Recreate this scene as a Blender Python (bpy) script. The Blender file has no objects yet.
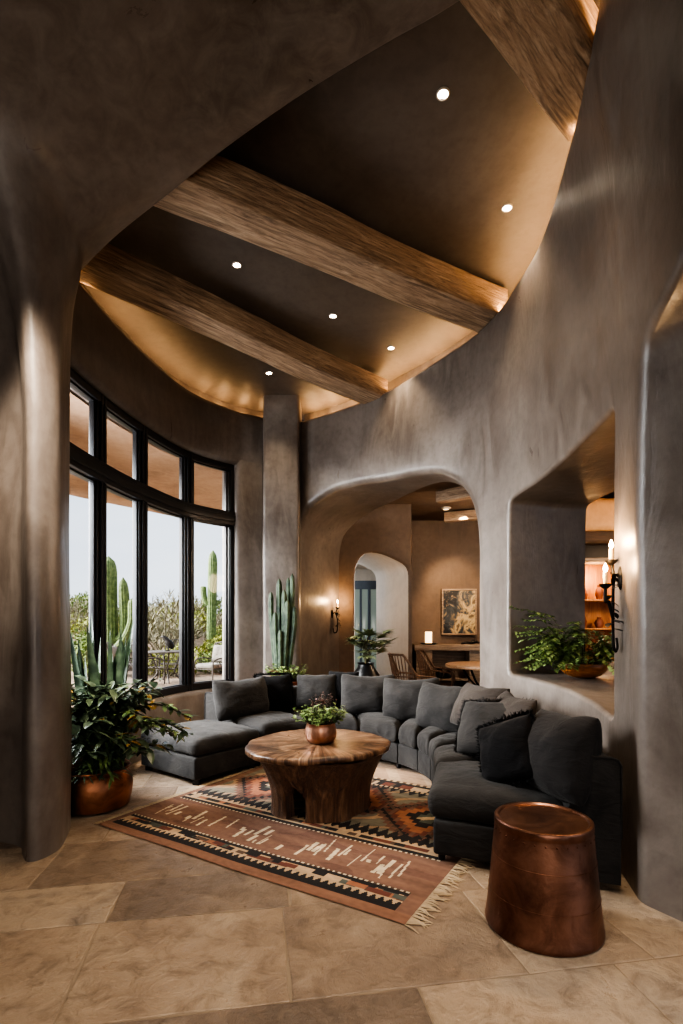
import bpy, bmesh, math, random
import numpy as np
from mathutils import Vector, Matrix, noise as mnoise
from mathutils.geometry import delaunay_2d_cdt
random.seed(7)
sc = bpy.context.scene
COL = sc.collection
PI = math.pi
F, CX, HY, EYE = 520.0, 341.5, 625.0, 1.45          # measured from the photograph: focal length in px, horizon row, eye height

def at(px, py, d):
    """the place in the room at depth d (metres) that the photograph shows at px, py"""
    return Vector(((px - CX) / F * d, d, EYE + (HY - py) / F * d))
def on_z(px, py, z):
    return at(px, py, (EYE - z) * F / (py - HY))

# ------------------------------------------------------------------ objects
def link(o, parent=None):
    COL.objects.link(o)
    if parent is not None:
        o.parent = parent
    return o
def tag(o, label, cat, group=None, kind=None):
    o['label'] = label; o['category'] = cat
    if group: o['group'] = group
    if kind: o['kind'] = kind
    return o
def thing(name, label, cat, loc=(0, 0, 0), rz=0.0, group=None, kind=None):
    o = bpy.data.objects.new(name, None); o.empty_display_size = .1
    o.location = loc; o.rotation_euler = (0, 0, rz)
    link(o)
    return tag(o, label, cat, group, kind)
def copy_tree(o, parent=None):
    c = o.copy(); link(c, parent)
    for ch in list(o.children):
        copy_tree(ch, c)
    return c

class MB:
    def __init__(s): s.v = []; s.f = []; s.mi = []; s.m = 0
    def add(s, verts, faces, fn=None):
        b = len(s.v)
        s.v.extend([tuple(fn(Vector(p))) if fn else tuple(p) for p in verts])
        s.f.extend([tuple(i + b for i in f) for f in faces]); s.mi.extend([s.m] * len(faces))
        return s
    def grid(s, rows, close_u=False, close_v=False, fn=None):
        nr, nc = len(rows), len(rows[0]); vs = [p for r in rows for p in r]; fs = []
        for i in range(nr if close_u else nr - 1):
            for j in range(nc if close_v else nc - 1):
                i2, j2 = (i + 1) % nr, (j + 1) % nc
                fs.append((i * nc + j, i * nc + j2, i2 * nc + j2, i2 * nc + j))
        return s.add(vs, fs, fn)
    def tube(s, pts, r, n=8, caps=True, fn=None):
        pts = [Vector(p) for p in pts]; k = len(pts)
        rs = r if isinstance(r, (list, tuple)) else [r] * k
        rows = []; prev = None
        for i, p in enumerate(pts):
            t = (pts[min(i + 1, k - 1)] - pts[max(i - 1, 0)])
            t = t.normalized() if t.length > 1e-9 else Vector((0, 0, 1))
            if prev is None:
                a = Vector((0, 0, 1)) if abs(t.z) < .9 else Vector((1, 0, 0))
                x = t.cross(a).normalized()
            else:
                x = (prev - t * prev.dot(t)); x = x.normalized() if x.length > 1e-6 else t.orthogonal().normalized()
            prev = x; y = t.cross(x)
            rows.append([p + (x * math.cos(q) + y * math.sin(q)) * rs[i] for q in [2 * PI * j / n for j in range(n)]])
        s.grid(rows, close_v=True, fn=fn)
        if caps:
            b = len(s.v)
            s.add(rows[0], [tuple(range(n))[::-1]], fn); s.add(rows[-1], [tuple(range(n))], fn)
        return s
    def lathe(s, prof, n=40, c=(0, 0, 0), fn=None, wob=None):
        rows = []
        for (r, z) in prof:
            rows.append([(c[0] + (r * (wob(2 * PI * j / n, z) if wob else 1)) * math.cos(2 * PI * j / n), c[1] + (r * (wob(2 * PI * j / n, z) if wob else 1)) * math.sin(2 * PI * j / n), c[2] + z) for j in range(n)])
        return s.grid(rows, close_v=True, fn=fn)
    def box(s, lo, hi, r=0.0, fn=None, n=1):
        """a box with rounded edges, optionally mapped through fn"""
        h = [(b - a) / 2 for a, b in zip(lo, hi)]; c = [(b + a) / 2 for a, b in zip(lo, hi)]
        nn = n if isinstance(n, (list, tuple)) else (n, n, n)
        r = min([r] + [x * .98 for x in h])
        ax = []
        for k in range(3):
            if r > 0:
                inn = h[k] - r
                a = [-h[k], -inn - r * .41, -inn] + [-inn + 2 * inn * i / nn[k] for i in range(1, nn[k])] + [inn, inn + r * .41, h[k]]
            else:
                a = [-h[k] + 2 * h[k] * i / nn[k] for i in range(nn[k] + 1)]
            ax.append(a)
        def rd(p):
            if r <= 0: return (p[0] + c[0], p[1] + c[1], p[2] + c[2])
            q = [max(-(h[k] - r), min(h[k] - r, p[k])) for k in range(3)]
            d = Vector([p[k] - q[k] for k in range(3)])
            if d.length > 1e-9: d = d.normalized() * r
            return (q[0] + d[0] + c[0], q[1] + d[1] + c[1], q[2] + d[2] + c[2])
        for k in range(3):
            i, j = (k + 1) % 3, (k + 2) % 3
            for sg in (-1, 1):
                rows = []
                for a in ax[i]:
                    row = []
                    for b in ax[j]:
                        p = [0, 0, 0]; p[k] = sg * h[k]; p[i] = a; p[j] = b; row.append(rd(p))
                    rows.append(row)
                if sg < 0: rows = rows[::-1]
                s.grid(rows, fn=fn)
        return s
    def build(s, name, mat, parent=None, smooth=True, ang=40, weld=1e-5, fix=True):
        me = bpy.data.meshes.new(name)
        me.from_pydata(s.v, [], s.f)
        mats = mat if isinstance(mat, (list, tuple)) else [mat]
        for m in mats: me.materials.append(m)
        if len(mats) > 1: me.polygons.foreach_set('material_index', s.mi)
        if weld or fix:
            bm = bmesh.new(); bm.from_mesh(me)
            if weld: bmesh.ops.remove_doubles(bm, verts=bm.verts, dist=weld)
            if fix: bmesh.ops.recalc_face_normals(bm, faces=bm.faces)
            bm.to_mesh(me); bm.free()
        if smooth:
            me.polygons.foreach_set('use_smooth', [True] * len(me.polygons))
            if ang: me.set_sharp_from_angle(angle=math.radians(ang))
        me.update()
        return link(bpy.data.objects.new(name, me), parent)

def frame(center, n, up=(0, 0, 1), roll=0.0):
    z = Vector(n).normalized(); y = Vector(up); y = (y - z * y.dot(z)).normalized(); x = y.cross(z)
    M = Matrix((x, y, z)).transposed()
    M = M @ Matrix.Rotation(roll, 3, 'Z')
    c = Vector(center)
    return lambda p: c + M @ Vector(p)
def catmull(P, n):
    P = [Vector(p) for p in P]; out = []
    for i in range(len(P) - 1):
        p0 = P[i - 1] if i else P[0] * 2 - P[1]; p1, p2 = P[i], P[i + 1]
        p3 = P[i + 2] if i + 2 < len(P) else P[-1] * 2 - P[-2]
        for k in range(n):
            t = k / n
            out.append(.5 * ((2 * p1) + (p2 - p0) * t + (2 * p0 - 5 * p1 + 4 * p2 - p3) * t * t + (3 * p1 - p0 - 3 * p2 + p3) * t ** 3))
    out.append(P[-1].copy())
    return out
class Path:
    """a smooth plan curve through points, by arc length"""
    def __init__(s, pts, n=24):
        s.p = catmull(pts, n); s.l = [0.0]
        for a, b in zip(s.p, s.p[1:]): s.l.append(s.l[-1] + (b - a).length)
        s.L = s.l[-1]
    def _i(s, t):
        t = max(0, min(s.L, t)); lo, hi = 0, len(s.l) - 2
        while lo < hi:
            m = (lo + hi + 1) // 2
            if s.l[m] <= t: lo = m
            else: hi = m - 1
        return lo, (t - s.l[lo]) / max(1e-9, s.l[lo + 1] - s.l[lo])
    def at(s, t):
        i, f = s._i(t); return s.p[i].lerp(s.p[i + 1], f)
    def tan(s, t):
        e = .03; return (s.at(min(s.L, t + e)) - s.at(max(0, t - e))).normalized()
    def near(s, fn):
        return min(((fn(p), l) for p, l in zip(s.p, s.l)))[1]
def ss(a, b, x):
    t = max(0, min(1, (x - a) / (b - a))); return t * t * (3 - 2 * t)
def N3(x, y, z): return mnoise.noise(Vector((x, y, z)))

# ------------------------------------------------------------------ materials
def srgb(r, g, b):
    f = lambda c: (c / 255 / 12.92) if c / 255 <= .04045 else ((c / 255 + .055) / 1.055) ** 2.4
    return (f(r), f(g), f(b), 1)
class NT:
    def __init__(s, name):
        s.m = bpy.data.materials.new(name); s.m.use_nodes = True; s.t = s.m.node_tree; s.t.nodes.clear()
        s.out = s.n('ShaderNodeOutputMaterial'); s.p = s.n('ShaderNodeBsdfPrincipled'); s.l(s.p.outputs[0], s.out.inputs[0])
    def n(s, t, **k):
        x = s.t.nodes.new(t)
        for a, b in k.items(): setattr(x, a, b)
        return x
    def l(s, a, b): s.t.links.new(a, b)
    def co(s, kind='Object', scale=(1, 1, 1), rot=(0, 0, 0)):
        c = s.n('ShaderNodeTexCoord'); mp = s.n('ShaderNodeMapping'); mp.inputs['Scale'].default_value = scale; mp.inputs['Rotation'].default_value = rot
        s.l(c.outputs[kind], mp.inputs[0]); return mp.outputs[0]
    def noise(s, co, scale, detail=5, rough=.55, dist=0.0):
        x = s.n('ShaderNodeTexNoise'); s.l(co, x.inputs['Vector']); x.inputs['Scale'].default_value = scale; x.inputs['Detail'].default_value = detail
        x.inputs['Roughness'].default_value = rough; x.inputs['Distortion'].default_value = dist; return x.outputs['Fac']
    def ramp(s, fac, stops):
        r = s.n('ShaderNodeValToRGB'); s.l(fac, r.inputs[0]); e = r.color_ramp.elements
        while len(e) > 1: e.remove(e[0])
        e[0].position, e[0].color = stops[0][0], stops[0][1]
        for p, c in stops[1:]:
            q = e.new(p); q.color = c
        return r.outputs[0]
    def val(s, fac, a, b, lo=0.0, hi=1.0):
        r = s.n('ShaderNodeMapRange'); s.l(fac, r.inputs[0]); r.inputs[1].default_value = lo; r.inputs[2].default_value = hi
        r.inputs[3].default_value = a; r.inputs[4].default_value = b; return r.outputs[0]
    def mix(s, fac, a, b, mode='MIX'):
        x = s.n('ShaderNodeMix', data_type='RGBA', blend_type=mode)
        for v, i in ((fac, x.inputs[0]), (a, x.inputs[6]), (b, x.inputs[7])):
            if isinstance(v, (int, float)): i.default_value = v
            elif isinstance(v, tuple): i.default_value = v
            else: s.l(v, i)
        return x.outputs[2]
    def math(s, op, a, b=0.0):
        x = s.n('ShaderNodeMath', operation=op)
        for v, i in ((a, x.inputs[0]), (b, x.inputs[1])):
            if isinstance(v, (int, float)): i.default_value = v
            else: s.l(v, i)
        return x.outputs[0]
    def bump(s, h, strength=.3, dist=.01, normal=None):
        x = s.n('ShaderNodeBump'); s.l(h, x.inputs['Height']); x.inputs['Strength'].default_value = strength; x.inputs['Distance'].default_value = dist
        if normal: s.l(normal, x.inputs['Normal'])
        s.l(x.outputs[0], s.p.inputs['Normal']); return x.outputs[0]
    def set(s, **k):
        for a, v in k.items():
            i = s.p.inputs[a.replace('_', ' ')]
            if isinstance(v, (int, float, tuple)): i.default_value = v
            else: s.l(v, i)
        return s
def plain(name, c, rough=.5, metal=0.0, **k):
    m = NT(name); co = m.co(); f = m.noise(co, 9, 4)
    dark = tuple(x * .72 for x in c[:3]) + (1,)
    m.set(Base_Color=m.mix(f, dark, c), Roughness=m.val(f, rough - .08, rough + .08), Metallic=metal, **k)
    m.bump(m.noise(co, 60, 3), .12, .004)
    return m.m
def plaster(name, c1, c2, c3, r0=.38, r1=.62, bump=.22):
    m = NT(name); co = m.co(); cs = m.co(scale=(1.6, 1.6, .45))
    a = m.noise(co, .9, 6, .6, .6); b = m.noise(cs, 3.2, 7, .62, 1.2); d = m.noise(co, 14, 5, .6)
    col = m.ramp(a, [(.3, c1), (.52, c2), (.72, c3)])
    col = m.mix(m.val(b, 0, .55, .38, .7), col, c3); col = m.mix(m.val(d, 0, .35, .45, .75), col, c1)
    m.set(Base_Color=col, Roughness=m.val(b, r0, r1, .3, .7))
    h = m.math('ADD', m.math('MULTIPLY', b, .7), m.math('MULTIPLY', d, .3))
    m.bump(h, bump, .02)
    return m.m
def emit(name, c, st):
    m = NT(name); m.set(Base_Color=c, Emission_Color=c, Emission_Strength=st, Roughness=.4); return m.m
def fabric(name, c, c2, sheen=.25, scale=260):
    m = NT(name); co = m.co(); f = m.noise(co, 3, 5, .6, .4); w = m.noise(co, scale, 2)
    wr = m.noise(m.co(scale=(1, 1, 2.2)), 7, 4, .55, 1.0)
    m.set(Base_Color=m.mix(m.val(f, 0, 1, .3, .7), c, c2), Roughness=.88, Sheen_Weight=sheen, Sheen_Roughness=.5, Specular_IOR_Level=.14)
    m.p.inputs['Sheen Tint'].default_value = (.85, .84, .83, 1)
    h = m.math('ADD', m.math('MULTIPLY', w, .12), wr)
    m.bump(h, .5, .025)
    return m.m
def wood(name, c1, c2, c3, axis='X', scale=1.0, rough=.7, bump=.6, crack=True):
    m = NT(name); sv = {'X': (.9, 9, 9), 'Y': (9, .9, 9), 'Z': (9, 9, .9)}[axis]
    co = m.co(scale=tuple(x * scale for x in sv)); a = m.noise(co, 1.6, 8, .65, 1.4); b = m.noise(co, 6, 6, .6, .6)
    big = m.noise(m.co(), 2.2, 4)
    col = m.ramp(a, [(.28, c1), (.5, c2), (.72, c3)]); col = m.mix(m.val(b, 0, .7, .5, .72), col, c1)
    col = m.mix(m.val(big, 0, .5, .4, .7), col, c2)
    m.set(Base_Color=col, Roughness=m.val(a, rough - .12, rough + .1))
    m.bump(m.math('ADD', a, m.math('MULTIPLY', b, .6)), bump, .03)
    return m.m
def copper(name, c1, c2, rough=.3, band=0):
    m = NT(name); co = m.co(); a = m.noise(co, 5, 6, .6, .8); b = m.noise(co, 34, 3)
    m.set(Base_Color=m.ramp(a, [(.3, c1), (.62, c2)]), Metallic=.92, Roughness=m.val(a, rough, rough + .22))
    m.bump(m.math('ADD', a, m.math('MULTIPLY', b, .5)), .25, .012)
    return m.m
def leafmat(name, c1, c2, rough=.45):
    m = NT(name); co = m.co(); a = m.noise(co, 11, 3)
    m.set(Base_Color=m.ramp(a, [(.35, c1), (.65, c2)]), Roughness=rough)
    m.p.inputs['Subsurface Weight'].default_value = 0.0
    m.bump(m.noise(co, 70, 2), .2, .005)
    return m.m

M = {}
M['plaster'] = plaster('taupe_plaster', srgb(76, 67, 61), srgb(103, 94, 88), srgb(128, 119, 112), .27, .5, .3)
M['plaster_brown'] = plaster('brown_plaster', srgb(78, 63, 52), srgb(102, 84, 70), srgb(118, 99, 84), .5, .7)
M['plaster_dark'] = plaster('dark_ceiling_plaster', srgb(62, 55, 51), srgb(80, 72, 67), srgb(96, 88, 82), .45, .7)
M['plaster_white'] = plaster('pale_plaster', srgb(176, 168, 158), srgb(196, 188, 178), srgb(206, 199, 190), .6, .8)
M['plaster_patio'] = plaster('patio_plaster', srgb(120, 92, 70), srgb(150, 118, 92), srgb(168, 138, 112), .8, .9)
M['fabric'] = fabric('charcoal_linen', srgb(37, 36, 36), srgb(59, 57, 56), .08)
M['fabric_dark'] = fabric('dark_linen', srgb(33, 32, 33), srgb(47, 45, 45), .08)
M['fabric_brown'] = fabric('brown_grey_linen', srgb(52, 47, 44), srgb(70, 64, 60), .08)
M['fabric_black'] = fabric('black_velvet', srgb(12, 12, 14), srgb(22, 21, 23), .05)
M['frame'] = plain('black_steel', srgb(27, 27, 30), .38, .3)
M['iron'] = plain('wrought_iron', srgb(34, 29, 26), .5, .6)
M['iron_grey'] = plain('weathered_iron', srgb(78, 70, 64), .65, .1)
M['copper'] = copper('aged_copper', srgb(104, 56, 38), srgb(150, 88, 62), .34)
M['copper_bright'] = copper('hammered_copper', srgb(142, 100, 80), srgb(196, 150, 126), .25)
M['copper_pot'] = copper('patinated_copper', srgb(86, 58, 44), srgb(164, 112, 84), .34)
M['beam'] = wood('weathered_beam', srgb(72, 57, 46), srgb(160, 134, 110), srgb(208, 184, 158), 'X', 1.3, .8, 1.0)
M['trunk'] = wood('stump_wood', srgb(44, 31, 24), srgb(98, 70, 53), srgb(150, 116, 90), 'Z', 1.3, .42, 1.0)
M['console'] = wood('grey_rustic_wood', srgb(98, 84, 72), srgb(150, 130, 112), srgb(188, 168, 148), 'X', 1.2, .7, .4)
M['table_wood'] = wood('honey_wood', srgb(136, 102, 76), srgb(184, 146, 112), srgb(210, 176, 144), 'X', 1.2, .35, .2)
M['bowl'] = wood('olive_bowl', srgb(70, 38, 16), srgb(140, 84, 38), srgb(190, 126, 64), 'X', 1.4, .35, .2)
M['terracotta'] = plain('terracotta', srgb(140, 82, 60), .75)
M['black_pot'] = plain('black_ceramic', srgb(20, 20, 22), .3)
M['leaf_dark'] = leafmat('dark_leaf', srgb(42, 54, 40), srgb(96, 110, 84), .32)
M['leaf_blue'] = leafmat('blue_green_leaf', srgb(36, 56, 44), srgb(84, 106, 84), .45)
M['leaf_mid'] = leafmat('mid_leaf', srgb(66, 88, 48), srgb(118, 140, 82), .5)
M['leaf_light'] = leafmat('light_leaf', srgb(98, 120, 66), srgb(164, 184, 120), .55)
M['leaf_gold'] = leafmat('variegated_leaf', srgb(104, 78, 28), srgb(176, 140, 66), .45)
M['flower'] = leafmat('dusky_flower', srgb(64, 44, 42), srgb(116, 84, 76), .7)
M['stem'] = plain('green_stem', srgb(70, 66, 40), .7)
M['soil'] = plain('soil', srgb(40, 30, 22), .95)
M['cactus'] = leafmat('cactus_skin', srgb(34, 50, 38), srgb(74, 92, 68), .6)
M['saguaro'] = leafmat('saguaro_skin', srgb(74, 92, 52), srgb(114, 130, 80), .8)
M['candle'] = plain('ivory_candle', srgb(230, 205, 165), .6)
M['bulb'] = emit('glowing_bulb', (1.0, .66, .34, 1), 30)
M['spot_glow'] = emit('downlight_glow', (1.0, .86, .68, 1), 28)
M['lamp_glow'] = emit('candle_lamp_glow', (1.0, .72, .4, 1), 2.2)
M['white_metal'] = plain('white_trim', srgb(190, 180, 168), .5)
M['shrub_a'] = leafmat('sage_shrub', srgb(84, 102, 50), srgb(130, 144, 78), .85)
M['shrub_b'] = leafmat('olive_shrub', srgb(112, 118, 48), srgb(158, 160, 76), .85)
M['shrub_c'] = leafmat('grey_shrub', srgb(96, 92, 70), srgb(136, 128, 104), .85)
M['patio_cushion'] = fabric('patio_cushion', srgb(92, 87, 81), srgb(140, 133, 125))
# ================================================================== THE ROOM SHELL
def shell(name, mb, mat, label=None, **k):
    o = mb.build(name, mat, **k); o['kind'] = 'structure'
    if label: o['label'] = label
    return o
# plan of the big curved wall, far end to near end
W = Path([(-.74, 7.56, 0), (-.05, 7.12, 0), (.55, 6.55, 0), (1.05, 5.98, 0), (1.42, 5.35, 0), (1.62, 4.6, 0), (1.695, 3.9, 0), (1.67, 3.2, 0),
          (1.53, 2.6, 0), (1.40, 2.0, 0), (1.34, 1.3, 0), (1.36, .4, 0), (1.5, -1.0, 0)])
def lean(s, z):
    d = W.at(s).y
    return .20 * ss(5.3, 3.4, d) * max(0, (z - 1.2) / 3.4) ** 2 if z > 1.2 else 0
def wob(s, z): return .022 * N3(s * .55, z * .45, 3.1) + .006 * N3(s * 2.1, z * 1.7, 8.2)
def wall_n(s):
    t = W.tan(s); return Vector((-t.y, t.x, 0)) if (-t.y * 1 + 0) > 0 or t.x > 0 and t.y > 0 else Vector((-t.y, t.x, 0))
def S(s, z, off=0.0):
    """point on the curved wall at arc length s and height z, off metres outwards"""
    t = W.tan(s); n = Vector((-t.y, t.x, 0)); p = W.at(s) + n * (off - lean(s, z) + wob(s, z)); p.z = z
    return p
def hit(px, py):
    """(s, z) where the curved wall shows at px, py in the photograph"""
    best = None
    for i in range(0, 701):
        s = W.L * i / 700; z = 2.0
        d = W.at(s).y
        for _ in range(4):
            z = EYE + (HY - py) / F * d; d = max(.2, S(s, z).y)
        p = S(s, z); e = p.x / p.y * F + CX - px
        if best is None or abs(e) < abs(best[0]):
            if p.y > .5: best = (e, s, z)
    return best[1], best[2]
def rim_z(s): return 0
rim_px = [(298, 425), (340, 412), (385, 396), (432, 366), (482, 331), (518, 284), (545, 236), (562, 180), (576, 125), (590, 55), (600, 4)]
rim = [hit(*p) for p in rim_px]
_rs = [r[0] for r in rim]; _rz = [r[1] for r in rim]
def rim_z(s):
    if s <= _rs[0]: return _rz[0]
    if s >= _rs[-1]: return min(5.3, _rz[-1] + (s - _rs[-1]) * .12)
    return float(np.interp(s, _rs, _rz))
# smooth it
_sm = np.linspace(0, W.L, 160); _zz = np.array([rim_z(x) for x in _sm]); _k = np.ones(9) / 9; _zz = np.convolve(np.pad(_zz, 4, mode='edge'), _k, mode='valid')
def rim_z(s): return float(np.interp(s, _sm, _zz))

def inpoly(x, y, P):
    c = False; j = len(P) - 1
    for i in range(len(P)):
        if (P[i][1] > y) != (P[j][1] > y) and x < (P[j][0] - P[i][0]) * (y - P[i][1]) / (P[j][1] - P[i][1]) + P[i][0]: c = not c
        j = i
    return c
def resample(P, step, closed=True):
    P = [Vector((p[0], p[1])) for p in P]; out = []
    n = len(P)
    for i in range(n if closed else n - 1):
        a, b = P[i], P[(i + 1) % n]; k = max(1, int((b - a).length / step))
        for q in range(k): out.append(a.lerp(b, q / k))
    if not closed: out.append(P[-1])
    return out
def smoothclosed(P, it):
    for _ in range(it):
        n = len(P); P = [(P[i - 1] + P[i] * 2 + P[(i + 1) % n]) * .25 for i in range(n)]
    return P
def area(P): return .5 * sum(P[i - 1][0] * P[i][1] - P[i][0] * P[i - 1][1] for i in range(len(P)))
def offset(P, r):
    if area(P) < 0: P = P[::-1]
    n = len(P); out = []
    for i in range(n):
        t = (P[(i + 1) % n] - P[i - 1]).normalized(); out.append(P[i] + Vector((t[1], -t[0])) * r)
    return out
def pierced(mb, outer, holes, pos, step=.11):
    """fill a panel given in panel coordinates around its holes; pos maps panel coordinates into the room"""
    vs = []; es = []
    for P in [outer] + holes:
        b = len(vs); vs += [Vector((p[0], p[1])) for p in P]; es += [(b + i, b + (i + 1) % len(P)) for i in range(len(P))]
    x0, x1 = min(p[0] for p in outer), max(p[0] for p in outer); y0, y1 = min(p[1] for p in outer), max(p[1] for p in outer)
    y = y0 + step / 2
    while y < y1:
        x = x0 + step / 2
        while x < x1:
            if inpoly(x, y, outer) and not any(inpoly(x, y, h) for h in holes): vs.append(Vector((x + .003 * math.sin(y * 91), y)))
            x += step
        y += step
    r = delaunay_2d_cdt(vs, es, [], 0, 1e-5)
    V = r[0]; Fc = []
    for f in r[2]:
        c = sum((V[i] for i in f), Vector((0, 0))) / len(f)
        if inpoly(c[0], c[1], outer) and not any(inpoly(c[0], c[1], h) for h in holes): Fc.append(f)
    mb.add([pos(v[0], v[1]) for v in V], Fc)
def reveal(mb, P, r, dirv, depth, pos, seg=6, ns=6, until=None):
    """a soft rounded edge running into the thickness of the wall"""
    rows = []
    for k in range(seg + 1):
        a = PI / 2 * k / seg; o = offset(P, r * (1 - math.sin(a))); rows.append([pos(p[0], p[1]) + dirv * (r * (1 - math.cos(a))) for p in o])
    base = [pos(p[0], p[1]) for p in offset(P, 0)]; df = depth if callable(depth) else (lambda a: depth)
    dep = [df(p[0]) for p in offset(P, 0)]
    for k in range(1, ns + 1):
        rows.append([q + dirv * (r + (D - r) * k / ns) + Vector((0, 0, .012 * N3(q.x * 1.3, D * k, q.z * 1.3))) for q, D in zip(base, dep)])
    mb.grid(rows, close_v=True)

# ---- openings, read off the photograph on the wall's own surface
arch_px = [(297, 700), (297, 600), (297, 545), (300, 521), (311, 504), (333, 490), (362, 483), (389, 480), (415, 474), (440, 472), (458, 480), (470, 497), (476, 518), (478, 545), (478, 620), (478, 700)]
A = [hit(*p) for p in arch_px]; A[0] = (A[1][0], -.3); A[-1] = (A[-2][0], -.3); A[1] = (A[1][0], A[1][1])
A = smoothclosed(resample(A, .07), 3); A = [Vector((p[0], max(p[1], -.3))) for p in A]
niche_px = [(509, 674), (509, 600), (509, 520), (510, 500), (519, 493), (545, 475), (575, 447), (598, 425), (613, 407), (613, 480), (613, 560), (613, 640), (613, 719), (595, 703), (570, 690), (545, 682), (525, 677)]
Nn = [hit(*p) for p in niche_px]; Nn = smoothclosed(resample(Nn, .035), 2)
s_c, _ = hit(641, 900)
near_px = [(641, 345), (646, 335), (660, 305), (672, 280), (683, 258)]
Nr = [hit(*p) for p in near_px]
Nr = [(s_c, -.3), (s_c, 2.0)] + Nr + [(Nr[-1][0] + .35, Nr[-1][1] + .18), (Nr[-1][0] + .9, Nr[-1][1] + .2), (Nr[-1][0] + 1.3, 2.6), (Nr[-1][0] + 1.35, -.3)]
Nr = smoothclosed(resample(Nr, .06), 2)
ARCH_D = Vector((.476, .879, 0)).normalized()
outer = [(0, -.05)] + [(W.L * i / 60, -.05) for i in range(1, 61)] + [(W.L * i / 110, rim_z(W.L * i / 110)) for i in range(110, -1, -1)]
outer = resample(outer, .12)
mb = MB(); R_A, R_N, R_R = .085, .035, .045
pierced(mb, outer, [offset(A, R_A), offset(Nn, R_N), offset(Nr, R_R)], lambda a, b: S(a, b))
sA0, sA1 = min(p[0] for p in A), max(p[0] for p in A)
reveal(mb, A, R_A, ARCH_D, lambda a: 1.40 - .98 * ss(.12, .8, (a - sA0) / (sA1 - sA0)), S)
reveal(mb, Nn, R_N, Vector((.96, .28, 0)).normalized(), .86, S)
reveal(mb, Nr, R_R, Vector((.5, -.85, 0)).normalized(), .75, S)
rows = []
ns = 110
for i in range(ns + 1):                                    # rounded rim, cove ledge, lit strip of wall behind it
    s = W.L * i / ns; z = rim_z(s); row = []
    for k in range(6):
        a = PI / 2 * k / 5; row.append(S(s, z, .0) + (S(s, z, 1) - S(s, z, 0)) * (.07 * (1 - math.cos(a))) + Vector((0, 0, .07 * math.sin(a) * .8)))
    b = row[-1]; n = (S(s, z, 1) - S(s, z, 0))
    row += [b + n * .16, b + n * .26, b + n * .26 + Vector((0, 0, .25)), b + n * .28 + Vector((0, 0, 1.2))]
    rows.append(row)
mb.grid(rows)
shell('wall_right', mb, M['plaster'], ang=60)

# ---- the window wall: plan of the glazing, near end to far end
G = Path([(-2.30, 3.6, 0), (-2.40, 4.3, 0), (-2.37, 5.06, 0), (-2.26, 5.84, 0), (-2.02, 6.70, 0), (-1.57, 7.27, 0), (-1.30, 7.45, 0), (-1.05, 7.56, 0), (-.72, 7.62, 0)])
def gpt(s, off, z):
    t = G.tan(s); n = Vector((-t.y, t.x, 0)); n = -n if n.x * -1 < 0 and n.y < 0 else n
    n = Vector((-t.y, t.x, 0)); p = G.at(s) + n * off; p.z = z; return p      # off > 0: outdoors
g_post = [G.near(lambda p, d=d: abs(p.y - d)) for d in (4.28, 5.06, 5.84, 6.72)]
g_end = G.near(lambda p: abs(p.x / p.y * F + CX - 232)); g_start = .25
SILL, HEAD, TRZ = .60, 3.68, 2.93
mb = MB()
ri = .13                                                   # how far the wall face stands in front of the glazing
def wrim(s): return 4.42 - .07 * s / G.L
sN = 90
def strip(z_fn, s0=0.0, s1=None, n=sN):
    s1 = G.L if s1 is None else s1
    rows = []
    for i in range(n + 1):
        s = s0 + (s1 - s0) * i / n
        rows.append([gpt(s, o, z) + Vector((0, 0, 0)) for o, z in z_fn(s)])
    mb.grid(rows)
strip(lambda s: [(-ri - .02, -.05), (-ri - .02 + .01 * N3(s, 1, 1), .3), (-ri, SILL - .06), (-ri + .015, SILL - .02), (-ri + .05, SILL), (0, SILL), (.25, SILL), (.25, -.1)], 0, g_end + .04)
strip(lambda s: [(.25, 4.0), (.25, HEAD), (0, HEAD), (-ri + .05, HEAD), (-ri + .015, HEAD + .02), (-ri, HEAD + .06), (-ri + .008 * N3(s, 2, 4), 4.0), (-ri, wrim(s)), (-ri + .03, wrim(s) + .06), (-ri + .08, wrim(s) + .08), (.0, wrim(s) + .08), (.2, wrim(s) + .08), (.21, 5.3)])
# jamb and the plain wall between window and archway
rows = []
for k, (so, of) in enumerate([(0, .25), (0, .0), (0, -ri + .07), (.015, -ri + .02), (.06, -ri), (.2, -ri), (.35, -ri), (.5, -ri), (.75, -ri), (1.1, -ri)]):
    s = min(G.L, g_end + so); rows.append([gpt(s, of, z) for z in (-.05, .5, 1, 1.5, 2, 2.5, 3, 3.4, 3.75)])
mb.grid(rows)
shell('wall_left', mb, M['plaster'], ang=50)
mb = MB()                                                  # the slim pier beside the archway, full height
p0 = at(263, 600, 7.32); p1 = at(298, 600, 7.40)
mb.box((p0.x, 7.26, -.05), (p1.x + .03, 7.75, 5.2), .05, n=(2, 2, 14), fn=lambda p: p + Vector((.012 * N3(p.x, p.y, p.z), .012 * N3(p.z, p.y, 2), 0)))
shell('wall_pier', mb, M['plaster'])

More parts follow.
